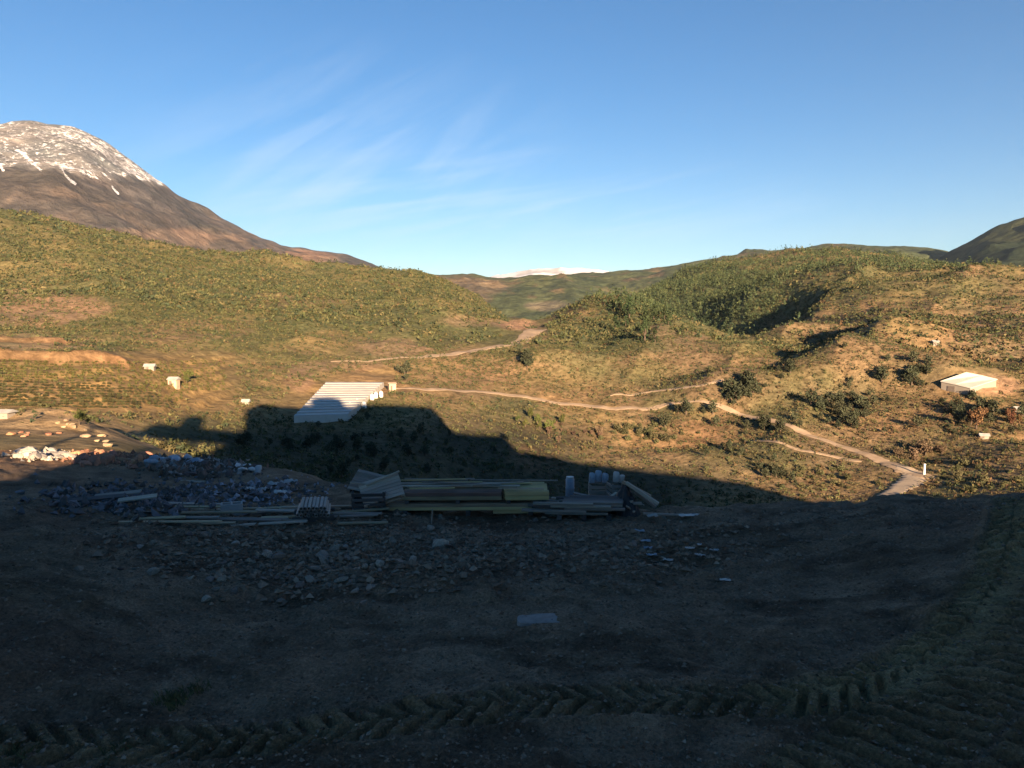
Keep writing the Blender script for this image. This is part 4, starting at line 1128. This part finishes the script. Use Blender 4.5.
BEAMS = {}
def bar_obj(name, size, loc, rot, mat, label, cat, group, bevel=.004):
    key = (name, tuple(round(s, 3) for s in size), mat.name)
    if key not in BEAMS:
        me = MB().box((0, 0, 0), size).mesh(name, bevel); me.materials.append(mat); BEAMS[key] = me
    o = bpy.data.objects.new(name, BEAMS[key]); C.objects.link(o); o.location = loc; o.rotation_euler = rot
    return tag(o, label, cat, group)

def frame_at(px, py):
    p = ga(px, py); return p, math.atan2(-p.x, p.y) * 0.35
def stack(px, py, L, nd, nh, w, h, mat_pick, name, label, cat, group, z0=0.0, jit=.03, yaw=0.0, dx=0.0, bearer=True, bgroup=None, ydep=0.0):
    p, a = frame_at(px, py); a += yaw
    ux, uy = Vector((math.cos(a), math.sin(a), 0)), Vector((-math.sin(a), math.cos(a), 0))
    base = max(ha(p.x + ux.x * s * L * .45, p.y + ux.y * s * L * .45) for s in (-1, 0, 1)) * .6 + p.z * .4
    z = base + z0
    if bearer:
        for s in (-.38, 0, .38):
            c = p + ux * (s * L + dx) + uy * (nd * w * .55 + ydep)
            bar_obj('bearer', (.09, nd * w * 1.25, .09), (c.x, c.y, z + .035), (0, 0, a), M_DARKP, f'short dark bearer timber under the {bgroup}', 'timber', f'bearers under the {bgroup}')
        z += .085
    for k in range(nh):
        for j in range(nd):
            c = p + ux * (R2.gauss(0, jit) * 3 + dx) + uy * (j * (w * 1.06) + w / 2 + ydep)
            bar_obj(name, (round(L * R2.choice((1, .97, .93)), 2), w, h), (c.x, c.y, z + h * .5 + k * (h + .003)), (0, 0, a + R2.gauss(0, jit * .12)), mat_pick(j, k), label, cat, group)
    return p, a, z + nh * (h + .003)
# long main stack
p, a, zt = stack(468, 519, 3.25, 6, 2, .14, .065, lambda j, k: R2.choice((M_TIMB, M_YELLOW, M_TIMB, M_TIMB_RED)), 'timber', 'long brown timber in the bottom tier of the wide stack', 'timber', 'bottom tier of the wide timber stack', bgroup='wide timber stack')
ux, uy = Vector((math.cos(a), math.sin(a), 0)), Vector((-math.sin(a), math.cos(a), 0))
for s in (-1.2, -.2, .8, 1.5):
    c = p + ux * s + uy * .42
    bar_obj('bearer', (.08, .9, .06), (c.x, c.y, zt + .03), (0, 0, a), M_DARKP, 'short dark bearer between the two tiers of the wide stack', 'timber', 'bearers between the tiers')
zt += .063
for j in range(6):
    c = p + ux * (-.28 + R2.gauss(0, .03)) + uy * (.08 + j * .145)
    for k in range(2):
        bar_obj('timber', (1.95, .13, .075), (c.x, c.y, zt + .038 + k * .08), (0, 0, a), R2.choice((M_TIMB_RED, M_TIMB, M_TIMB)), 'brown timber in the upper tier of the wide stack', 'timber', 'upper tier of the wide timber stack')
    c = p + ux * (1.14 + R2.gauss(0, .02)) + uy * (.06 + j * .145)
    for k in range(2):
        bar_obj('shuttering_beam', (.86, .13, .085), (c.x, c.y, zt + .043 + k * .09), (0, 0, a + R2.gauss(0, .01)), M_YELLOW, 'short yellow shuttering beam at the right end of the wide stack', 'beam', 'yellow beams on the wide stack')
zt += .185
for j in range(2):
    c = p + ux * (-.1 + R2.gauss(0, .08)) + uy * (.42 + j * .25)
    bar_obj('board', (2.7, .12, .02), (c.x, c.y, zt + .012), (0, 0, a + R2.gauss(0, .012)), M_PALEB, 'thin pale board lying along the top of the wide stack', 'board', 'pale boards on the wide stack', .002)
# yellow beam lying low on the right
c = ga(512, 514); 
for j in range(3): bar_obj('shuttering_beam', (.95, .09, .1), (c.x + .1, c.y + .1 - j * .14, c.z + .12), (0, 0, a + .01 * j), M_YELLOW, 'yellow shuttering beam lying low against the front of the wide stack', 'beam', 'yellow beams at the foot of the wide stack')
# dark boards piled behind the right end
stack(540, 503, .75, 4, 4, .1, .04, lambda j, k: M_GREYP, 'plank', 'short dark plank in the small pile on the right end of the wide stack', 'plank', 'small dark plank pile', z0=.18, jit=.05, yaw=.04, bearer=True, bgroup='small dark plank pile')
# fanned grey bundle
stack(584, 520, 1.25, 6, 5, .11, .042, lambda j, k: R2.choice((M_GREYP, M_GREYP, M_DARKP)), 'plank', 'grey plank in the loose bundle right of the wide stack', 'plank', 'loose grey plank bundle', jit=.1, yaw=-.03, bgroup='loose plank bundle')

# scattered planks on the left
for i in range(26):
    x = R2.uniform(150, 385); y = R2.uniform(507, 527) - (x < 200) * 3
    c = ga(x, y); L = R2.choice((.9, 1.4, 1.9))
    bar_obj('plank', (L, .11, .03), (c.x, c.y, c.z + .03 + .012 * R2.random()), (R2.gauss(0, .05), R2.gauss(0, .02), R2.gauss(.12, .16)), R2.choice((M_TIMB, M_GREYP, M_PALEB, M_TIMB)), 'loose plank lying flat on the dirt left of the wide stack', 'plank', 'loose planks left of the stack')
for i, (x, y, l) in enumerate([(96, 503, 'dark board with a pale edge lying left of the loose planks'), (118, 500, 'longest dark board tilted on the far left of the planks'), (138, 506, 'dark board propped on another beside the loose planks')]):
    c = ga(x, y); bar_obj('board', (1.1 - .2 * i, .2, .03), (c.x, c.y, c.z + .10 + .03 * i), (.12, -.06, .15 + .1 * i), (M_DARKP, M_GREYP, M_PALEB)[i], l, 'board', None)

# ---- slatted pallet and crate on the left of the stack
def pallet(loc, rot, mat, label, W_=.9, D=.75):
    t = tag(empty('pallet', loc), label, 'pallet'); t.rotation_euler = rot
    for k in range(7): MB().box((0, -D / 2 + .05 + k * (D - .1) / 6, .12), (W_, .075, .02)).build('slat', mat, t)
    for x in (-.42, 0, .42): MB().box((x * W_ / .9, 0, .06), (.07, D, .09)).build('bearer', mat, t)
    for k in (-1, 0, 1): MB().box((0, k * (D / 2 - .06), .004), (W_, .09, .02)).build('base_board', mat, t)
    return t
def crate(loc, rz, size, mat, label, nsl=4):
    t = tag(empty('slatted_crate', loc, rz), label, 'crate'); w, d, h = size
    MB().box((0, 0, .02), (w - .04, d - .04, .03)).build('bottom', mat, t)
    for sx in (-1, 1):
        for sy in (-1, 1): MB().box((sx * (w / 2 - .02), sy * (d / 2 - .02), h / 2), (.04, .04, h)).build('post', mat, t)
    for k in range(nsl):
        z = h * (k + .5) / nsl
        for sy in (-1, 1): MB().box((0, sy * (d / 2 + .008), z), (w, .014, h / nsl * .62)).build('slat', mat, t)
        for sx in (-1, 1): MB().box((sx * (w / 2 + .008), 0, z), (.014, d - .02, h / nsl * .62)).build('slat', mat, t)
    return t
c = ga(367, 512); crate((c.x, c.y + .3, c.z), .1, (.62, .6, .38), M_DARKP, 'dark slatted crate under the leaning pallets left of the wide stack')
pallet((c.x + .24, c.y + .35, c.z + .30), (math.radians(38), math.radians(-14), .25), M_PALEB, 'pale grey pallet leaning on the dark crate left of the wide stack', .8, .6)
pallet((c.x - .02, c.y + .55, c.z + .36), (math.radians(30), math.radians(12), -.15), M_GREYP, 'darker grey pallet lying tilted behind the pale leaning pallet', .75, .6)
for i, l in enumerate(['thin bent grey batten sticking up over the leaning pallets', 'short grey batten resting across the dark crate']):
    bar_obj('batten', (.7, .05, .03), (c.x + .25 - .3 * i, c.y + .4, c.z + .58 - .12 * i), (0, -.35 + .5 * i, .3), M_PALEB, l, 'batten', None)

# ---- bundle of pipes, ends towards the camera
c = ga(313, 523); rr = .034
def pipe_mesh():
    mb = MB(); n = 12
    for (y0, r0) in ((0, 1.0), (.8, 1.0), (.8, .72), (0, .72)):
        mb.v += [(rr * r0 * math.cos(2 * PI * k / n), y0, rr * r0 * math.sin(2 * PI * k / n)) for k in range(n)]
    for i in range(4):
        for k in range(n): mb.f.append((i * n + k, i * n + (k + 1) % n, ((i + 1) % 4) * n + (k + 1) % n, ((i + 1) % 4) * n + k))
    return mb.mesh('pipe')
PM = pipe_mesh(); PM.materials.append(M_STEEL)
for row in range(3):
    for k in range(9 - row):
        o = bpy.data.objects.new('pipe', PM); C.objects.link(o)
        o.location = (c.x + (k - 4 + row * .5) * rr * 2.06, c.y + R2.uniform(-.03, .05), c.z + .11 + rr + row * rr * 1.78); o.rotation_euler = (0, 0, .2)
        tag(o, 'grey pipe in the bundle with open ends facing the lot', 'pipe', 'bundle of grey pipes')
for s in (.12, .62): bar_obj('bearer', (.75, .1, .1), (c.x - s * .2, c.y + s, c.z + .055), (0, 0, .2), M_DARKP, 'dark bearer timber under the bundle of pipes', 'timber', 'bearers under the pipes')

# ---- crates, sacks and tarpaulin at the right end
def sack_mesh(seed, w, d, h):
    r_ = random.Random(seed); mb = MB(); nu, nv = 18, 10
    for j in range(nv + 1):
        ph = -PI / 2 + PI * j / nv
        for i in range(nu):
            th = 2 * PI * i / nu
            f = lambda v, e: math.copysign(abs(v) ** e, v)
            x = f(math.cos(th), .5) * f(math.cos(ph), .6); y = f(math.sin(th), .5) * f(math.cos(ph), .6); z = f(math.sin(ph), .8)
            k = 1 + .07 * math.sin(3 * th + seed) * math.cos(2 * ph + seed)
            z = z * (1 - .35 * (abs(x) ** 3))
            mb.v.append((x * w / 2 * k, y * d / 2 * k, z * h / 2 * k + .006 * r_.gauss(0, 1)))
    for j in range(nv):
        for i in range(nu): mb.f.append((j * nu + i, j * nu + (i + 1) % nu, (j + 1) * nu + (i + 1) % nu, (j + 1) * nu + i))
    return mb.mesh('sack', smooth=True)
SACK = [sack_mesh(s, .5, .3, .17) for s in range(3)]
def sack(x, y, z, rot, mat, label, group, up=False, sc=1.0):
    me = SACK[R2.randrange(3)].copy(); me.materials.clear(); me.materials.append(mat)
    o = bpy.data.objects.new('sack', me); C.objects.link(o); o.location = (x, y, z); o.rotation_euler = rot; o.scale = (sc,) * 3
    return tag(o, label, 'sack', group)
c = ga(600, 509)
crate((c.x, c.y + .35, c.z), -.05, (.42, .5, .52), M_LIGHTW, 'light wooden slatted crate loaded with pale blue sacks', 5)
for i in range(3): sack(c.x - .15 + .15 * i, c.y + .35 + .05 * (i % 2), c.z + .64 + .03 * (i % 2), (.12 * (i - 1), PI / 2 + .15 * (1 - i), PI / 2 + .1 * i), M_BLUEPL, 'pale blue sack standing on the light slatted crate', 'sacks on the light crate', sc=.5 + .06 * (i % 2))
c2 = ga(585, 508); crate((c2.x, c2.y + .45, c2.z), .1, (.3, .4, .42), M_DARKP, 'dark small crate between the blue drum and the light crate', 4)
c2 = ga(619, 510)
crate((c2.x, c2.y + .5, c2.z), .15, (.3, .45, .5), M_GREYP, 'grey slatted crate at the right of the light crate', 5)
sack(c2.x, c2.y + .5, c2.z + .62, (0, PI / 2, PI / 2), M_PLAST, 'whitish sack standing on the grey crate', None, sc=.5)
sack(c2.x + .12, c2.y + .52, c2.z + .58, (0, PI / 2 - .4, PI / 2 + .3), M_PLAST, 'whitish sack slumped against the standing sack on the grey crate', None, sc=.42)
c3 = ga(571, 508)
t = tag(empty('plastic_drum', (c3.x, c3.y + .35, c3.z)), 'narrow pale blue plastic drum standing left of the crates', 'drum')
MB().tube([(0, 0, .12), (0, 0, .14), (0, 0, .36), (0, 0, .38), (0, 0, .40), (0, 0, .58), (0, 0, .60)], [.09, .10, .10, .107, .10, .10, .085], 18).build('barrel', M_BLUEPL, t, smooth=True)
MB().tube([(0, 0, .60), (0, 0, .635)], [.088, .088], 18).build('lid', M_PLAST, t)
MB().box((0, 0, .06), (.3, .3, .12)).build('stand', M_DARKP, t)

def heap_mesh(name, w, d, h, seed, n=36):
    u = np.linspace(-1, 1, n); X, Y = np.meshgrid(u, u, indexing='ij')
    R = np.sqrt(X ** 2 + Y ** 2)
    Z = np.clip(1 - R ** 1.6, -.12, 1) * (1 + .5 * fbm(X * 2.3 + seed, Y * 2.3, 3, seed)) + .14 * fbm(X * 7, Y * 7 + seed, 2, seed + 3) * (R < 1)
    V = np.stack([X * w / 2, Y * d / 2, np.where(R < 1.02, Z * h, -.2)], -1).reshape(-1, 3)
    return np_mesh(name, V, grid_faces(n, n), True)
c4 = ga(628, 517)
tag(link('tarpaulin', heap_mesh('tarpaulin', .62, .9, .52, 5), M_TARP), 'black tarpaulin heaped over rubbish right of the grey planks', 'tarpaulin').location = (c4.x, c4.y + .45, c4.z - .02)
for i, (dx, dz, ry, l) in enumerate([(.32, .40, .55, 'pale timber leaning down the right side of the black tarpaulin'), (.22, .46, .45, 'darker timber leaning over the black tarpaulin'), (.42, .22, .6, 'short timber end sticking out right of the black tarpaulin')]):
    bar_obj('timber', (.75 - .12 * i, .09, .06), (c4.x + dx, c4.y + .3 + .1 * i, c4.z + dz), (0, ry, -.25), (M_PALEB, M_TIMB, M_GREYP)[i], l, 'timber', None)
c5 = ga(668, 517); bar_obj('batten', (.95, .05, .035), (c5.x, c5.y, c5.z + .05), (0, .03, -.05), M_PALEB, 'pale batten lying flat to the right of the black tarpaulin', 'batten', None)
c5 = ga(432, 524); bar_obj('stake', (.022, .022, .32), (c5.x, c5.y, c5.z + .13), (.05, .07, .3), M_PALEB, 'thin pale stake standing upright in front of the wide stack', 'stake', None)
c5 = ga(232, 513)
t = tag(empty('concrete_block', (c5.x, c5.y, c5.z - .01), .3), 'pale hollow concrete block standing among the loose planks', 'block')
mb = MB()
mb.box((0, -.11, .11), (.40, .03, .2)); mb.box((0, .11, .11), (.40, .03, .2))
mb.build('face', M_CONCRETE, t, .004)
mb = MB()
for x in (-.185, 0, .185): mb.box((x, 0, .11), (.03, .188, .196))
mb.build('web', M_CONCRETE, t)

def sheet(px, py, w, d, h, mat, label, group=None, name='plastic_sheet', cat='plastic sheet', seed=0, z=.0):
    w, d, h = w * .75, d * .6, h * .7
    n = 16; u = np.linspace(-.5, .5, n); X, Y = np.meshgrid(u, u, indexing='ij')
    e = 1 + .35 * fbm(X * 3 + seed, Y * 3, 2, seed + 60)
    Z = h * (.5 + .9 * np.abs(fbm(X * 3.2 + seed, Y * 3.2 + seed, 3, seed + 50)))
    V = np.stack([X * w * e, Y * d * e, Z], -1).reshape(-1, 3)
    o = link(name, np_mesh(name, V, grid_faces(n, n), False), mat)
    sd = o.modifiers.new('thickness', 'SOLIDIFY'); sd.thickness = .004
    c = ga(px, py); o.location = (c.x, c.y, c.z + z); o.rotation_euler = (0, 0, R2.uniform(-.3, .3)); return tag(o, label, cat, group)
for i, (x, y, w, l) in enumerate([(276, 486, .5, 'bright white crumpled sheet on the grey ground beyond the planks'), (290, 484, .45, 'white crumpled sheet to the right of the brightest one'), (262, 492, .3, 'small white scrap left of the crumpled sheets'), (280, 495, .35, 'bluish white scrap below the crumpled sheets'), (250, 491, .3, 'pale scrap furthest left of the white sheets')]):
    sheet(x, y, w, .35, .16, M_PLAST, l, seed=i)
for i, (x, y) in enumerate([(645, 542), (652, 556), (640, 532), (648, 549)]): sheet(x, y, .22, .15, .06, M_BLUEPL, 'light blue plastic scrap on the dirt below the black tarpaulin', 'blue scraps', seed=20 + i)
for i, (x, y) in enumerate([(668, 561), (690, 549), (702, 546), (714, 551), (725, 581), (700, 556)]): sheet(x, y, .2, .12, .05, M_PLAST, 'whitish plastic scrap on the dirt to the right of the blue scraps', 'white scraps', seed=30 + i)
sheet(652, 519, .28, .2, .16, M_PLAST, 'crumpled whitish sheet at the foot of the leaning timbers', seed=41)
sheet(690, 516, .5, .25, .05, M_PLAST, 'thin pale sheet on the lip of the lot right of the timbers', seed=42)
sheet(192, 482, .9, .3, .05, M_STONE_P, 'flat pale cardboard on grey ground left of the white sheets', name='cardboard', cat='cardboard', seed=43)
for i in range(9):
    c = ga(152 + 13 * (i % 5) + R2.uniform(-5, 5), 464 - 3 * (i // 5) + R2.uniform(-2, 2)); sack(c.x, c.y, c.z + .10, (R2.gauss(0, .3), R2.gauss(0, .3), R2.uniform(0, 3)), M_BLUEPL, 'bluish sack dumped on the left of the shaded rubble heap', 'bluish sacks on the heap', sc=.95)
for i in range(5):
    c = ga(238 + 5 * i, 470 + R2.uniform(-2, 3)); sack(c.x, c.y, c.z + .08, (R2.gauss(0, .3), R2.gauss(0, .3), R2.uniform(0, 3)), M_PLAST, 'whitish sack dumped on the right of the shaded rubble heap', 'whitish sacks on the heap', sc=.7)

# dried cement on the ground
def slab_mesh(w, d, seed):
    n = 28; mb = MB()
    ring = [(w / 2 * math.copysign(abs(math.cos(t)) ** .7, math.cos(t)) * (1 + .05 * math.sin(3 * t + seed)), d / 2 * math.copysign(abs(math.sin(t)) ** .7, math.sin(t)) * (1 + .12 * math.sin(2 * t + seed))) for t in [2 * PI * k / n for k in range(n)]]
    mb.v = [(x, y, -.03) for x, y in ring] + [(x * .97, y * .95, .015) for x, y in ring] + [(0, 0, .02)]
    for k in range(n):
        j = (k + 1) % n; mb.f += [(k, j, n + j, n + k), (n + k, n + j, 2 * n)]
    return mb.mesh('cement_patch')
c6 = ga(547, 620)
o = link('cement_patch', slab_mesh(.82, .36, 2), simple_mat('dried_cement', (0.22, 0.20, 0.185), 9, .2, bmp=.3)); o.location = (c6.x, c6.y, c6.z + .012); o.rotation_euler = (0, 0, .12)
tag(o, 'pale grey patch of dried cement lying alone on the open dirt', 'cement patch')

# weeds by the tyre track
M_WEED = simple_mat('dry_weeds', (0.10, 0.105, 0.05), 10, .4, bmp=0)
def weed(px, py, n, h, label):
    c = ga(px, py); mb = MB()
    for _ in range(n):
        a = R2.uniform(0, 6.28); d = R2.uniform(0, .16) ; x, y = d * math.cos(a), d * math.sin(a)
        l = h * R2.uniform(.4, 1); bx, by = R2.gauss(0, .5) * l, R2.gauss(0, .5) * l; w = .006
        mb.add([(x - w, y, -.02), (x + w, y, -.02), (x + bx * .5, y + by * .5, l * .7), (x + bx, y + by, l)], [(0, 1, 2), (0, 2, 3)])
    o = link('weed', mb.mesh('weed'), M_WEED); o.location = (c.x, c.y, c.z + .01); tag(o, label, 'weed')
weed(172, 703, 130, .12, 'low tuft of dry weeds just above the tyre track')
weed(196, 690, 60, .08, 'small weed clump behind the low tuft by the tyre track')
weed(22, 758, 90, .12, 'weed clump in the tyre track at the lower left corner')
weed(120, 752, 60, .09, 'thin weed clump on the near side of the tyre track')

# finer broken stone filling the heaps at the far end of the lot
def heap_stones(n, cx, cy, sx, sy, smax, cols, seed):
    rg = np.random.default_rng(seed)
    px = rg.normal(cx, sx, n); py = rg.normal(cy, sy, n)
    P, ok = cast(px, py, 8, 60, HA_FLAT, 90); ok &= np.hypot(P[:, 0], P[:, 1]) < 58; P = P[ok]; N = len(P)
    s = .03 + smax * rg.uniform(0, 1, N) ** 2.5
    base = np.array([(1, 0, 0), (-1, 0, 0), (0, 1, 0), (0, -1, 0), (0, 0, 1), (0, 0, -1)], float)
    fc = np.array([(0, 2, 4), (2, 1, 4), (1, 3, 4), (3, 0, 4), (2, 0, 5), (1, 2, 5), (3, 1, 5), (0, 3, 5)])
    V = (base[None] * rg.uniform(.5, 1.2, (N, 6, 1)) + rg.normal(0, .3, (N, 6, 3))) * s[:, None, None]
    V += P[:, None] + np.array([0, 0, .03])
    Fc = (fc[None] + (np.arange(N) * 6)[:, None, None]).reshape(-1, 3)
    col = np.repeat(np.array(cols)[rg.integers(0, len(cols), N)], 6, 0)
    tag(link('rubble', np_mesh('rubble', V.reshape(-1, 3), Fc, False, col), M_GRIT), kind='stuff')
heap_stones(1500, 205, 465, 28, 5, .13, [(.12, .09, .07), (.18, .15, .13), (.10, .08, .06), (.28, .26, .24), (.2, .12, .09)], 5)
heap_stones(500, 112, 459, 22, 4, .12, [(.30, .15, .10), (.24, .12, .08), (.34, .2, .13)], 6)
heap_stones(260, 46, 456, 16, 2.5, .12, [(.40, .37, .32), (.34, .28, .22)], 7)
heap_stones(700, 130, 500, 45, 8, .09, [(.12, .11, .11), (.16, .15, .16), (.08, .075, .07), (.2, .19, .2)], 8)
heap_stones(500, 250, 492, 40, 8, .07, [(.12, .11, .11), (.16, .15, .16), (.3, .3, .33)], 9)

# offcuts thrown about the right end of the stack and over the top of it
for i in range(16):
    c = ga(R2.uniform(556, 655), R2.uniform(505, 519)); L = R2.choice((.35, .5, .7))
    bar_obj('offcut', (L, .07, .03), (c.x, c.y + .2, c.z + R2.uniform(.04, .30)), (R2.gauss(0, .2), R2.gauss(0, .25), R2.gauss(0, .7)), R2.choice((M_TIMB, M_PALEB, M_GREYP, M_LIGHTW)), 'short offcut thrown among the crates right of the wide stack', 'offcut', 'offcuts among the crates')
for i in range(12):
    L = R2.choice((.9, 1.3, 1.8)); cc = p + ux * R2.uniform(-1.0, 1.2) + uy * R2.uniform(.05, .85)
    bar_obj('lath', (L, .05, .02), (cc.x, cc.y, zt + .035 + .012 * (i % 3)), (R2.gauss(0, .02), R2.gauss(0, .012), a + R2.gauss(0, .06)), R2.choice((M_TIMB, M_GREYP, M_YELLOW, M_LIGHTW)), 'thin lath lying loose across the top of the wide stack', 'lath', 'laths on the wide stack')

# ------------------------------------------------------------------ the air
hz = MB().box((0, 6600, 560), (14500, 13400, 1500)).mesh('haze')
m, nt, b = new_mat('haze_air'); nt.nodes.remove(b)
pv = node(nt, 'ShaderNodeVolumePrincipled'); pv.inputs['Color'].default_value = (0.72, 0.86, 1.0, 1); pv.inputs['Density'].default_value = 2.8e-5; pv.inputs['Anisotropy'].default_value = 0.2
nt.links.new(pv.outputs[0], nt.nodes['Material Output'].inputs['Volume'])
tag(link('haze', hz, m), kind='stuff')

# ------------------------------------------------------------------ camera, light, sky
cam = bpy.data.cameras.new('camera'); co = bpy.data.objects.new('camera', cam); C.objects.link(co)
co.location = (0, 0, CAM_H); co.rotation_euler = (PI / 2 + PITCH, 0, 0)
cam.sensor_width = 36.0; cam.lens = F / W * 36.0; cam.clip_start = 0.1; cam.clip_end = 60000
S = bpy.context.scene
S.camera = co

sun = bpy.data.lights.new('sun', 'SUN'); so = bpy.data.objects.new('sun', sun); C.objects.link(so)
sun.energy = 4.4; sun.angle = math.radians(0.5); sun.color = (1.0, 0.72, 0.46)
so.rotation_euler = Vector(SUN_TRAVEL).to_track_quat('-Z', 'Y').to_euler()

wd = bpy.data.worlds.new('World'); S.world = wd; wd.use_nodes = True
nt = wd.node_tree; bg = nt.nodes['Background']
sky = node(nt, 'ShaderNodeTexSky', sky_type='NISHITA'); sky.sun_disc = False
sky.sun_elevation = SUN_EL; sky.sun_rotation = PI - SUN_AZ
sky.altitude = 1500; sky.air_density = 1.0; sky.dust_density = 0.1; sky.ozone_density = 3.0
tc = node(nt, 'ShaderNodeTexCoord'); sep = node(nt, 'ShaderNodeSeparateXYZ'); nt.links.new(tc.outputs['Generated'], sep.inputs[0])
# thin diagonal cirrus, ahead and left of centre
def mth(op, a, b=0.0):
    n = node(nt, 'ShaderNodeMath', operation=op)
    for s_, v in ((n.inputs[0], a), (n.inputs[1], b)):
        if isinstance(v, (int, float)): s_.default_value = v
        else: nt.links.new(v, s_)
    return n.outputs[0]
mp = node(nt, 'ShaderNodeMapping'); mp.vector_type = 'POINT'
# rotate in the x-z plane so that the wisps climb to the right, then draw them out along that line
mp.inputs['Rotation'].default_value = (0, math.radians(30), 0); mp.inputs['Scale'].default_value = (1.0, 1.0, 1.0)
nt.links.new(tc.outputs['Generated'], mp.inputs['Vector'])
mp2 = node(nt, 'ShaderNodeMapping'); mp2.inputs['Scale'].default_value = (2.4, 2.0, 17.0); nt.links.new(mp.outputs[0], mp2.inputs['Vector'])
cn = node(nt, 'ShaderNodeTexNoise'); cn.inputs['Scale'].default_value = 1.4; cn.inputs['Detail'].default_value = 9; cn.inputs['Roughness'].default_value = 0.62; cn.inputs['Distortion'].default_value = 0.5
nt.links.new(mp2.outputs[0], cn.inputs['Vector'])
cr = ramp(nt, cn.outputs['Fac'], [(0.42, (0, 0, 0)), (0.78, (1, 1, 1))]).outputs[0]
def spot_mask(x0, z0, sx, sz):
    a_ = mth('MULTIPLY', mth('ADD', sep.outputs[0], -x0), 1 / sx); b_ = mth('MULTIPLY', mth('ADD', sep.outputs[2], -z0), 1 / sz)
    d_ = mth('SQRT', mth('ADD', mth('MULTIPLY', a_, a_), mth('MULTIPLY', b_, b_)))
    return ramp(nt, d_, [(0.2, (1, 1, 1)), (1.0, (0, 0, 0))]).outputs[0]
m1 = spot_mask(-0.18, 0.16, 0.30, 0.17)
cl = mixc(nt, cr, m1, 1.0, 'MULTIPLY')
mp3 = node(nt, 'ShaderNodeMapping'); mp3.inputs['Rotation'].default_value = (0, math.radians(10), 0); nt.links.new(tc.outputs['Generated'], mp3.inputs['Vector'])
mp4 = node(nt, 'ShaderNodeMapping'); mp4.inputs['Scale'].default_value = (3.0, 2.0, 40.0); nt.links.new(mp3.outputs[0], mp4.inputs['Vector'])
cn3 = node(nt, 'ShaderNodeTexNoise'); cn3.inputs['Scale'].default_value = 1.2; cn3.inputs['Detail'].default_value = 8; cn3.inputs['Roughness'].default_value = 0.55; cn3.inputs['Distortion'].default_value = 0.4
nt.links.new(mp4.outputs[0], cn3.inputs['Vector'])
cr3 = ramp(nt, cn3.outputs['Fac'], [(0.45, (0, 0, 0)), (0.70, (1, 1, 1))]).outputs[0]
cl3 = mixc(nt, cr3, spot_mask(-0.03, 0.13, 0.42, 0.075), 1.0, 'MULTIPLY')
cl = mixc(nt, cl, cl3, 1.0, 'ADD')
cl = mixc(nt, cl, (0.4, 0.4, 0.4), 1.0, 'MULTIPLY')
hsv = node(nt, 'ShaderNodeHueSaturation'); hsv.inputs['Saturation'].default_value = 1.2; hsv.inputs['Value'].default_value = 0.74; nt.links.new(sky.outputs[0], hsv.inputs['Color'])
skyc = mixc(nt, hsv.outputs[0], (4.2, 4.7, 5.4), cl)
nt.links.new(skyc, bg.inputs['Color']); bg.inputs['Strength'].default_value = 0.05

S.view_settings.view_transform = 'Standard'; S.view_settings.look = 'None'; S.view_settings.gamma = 1.0
S.view_settings.use_curve_mapping = False
S.view_settings.exposure = 2.12
S.cycles.use_denoising = True
S.cycles.max_bounces = 6; S.cycles.diffuse_bounces = 3; S.cycles.volume_bounces = 1
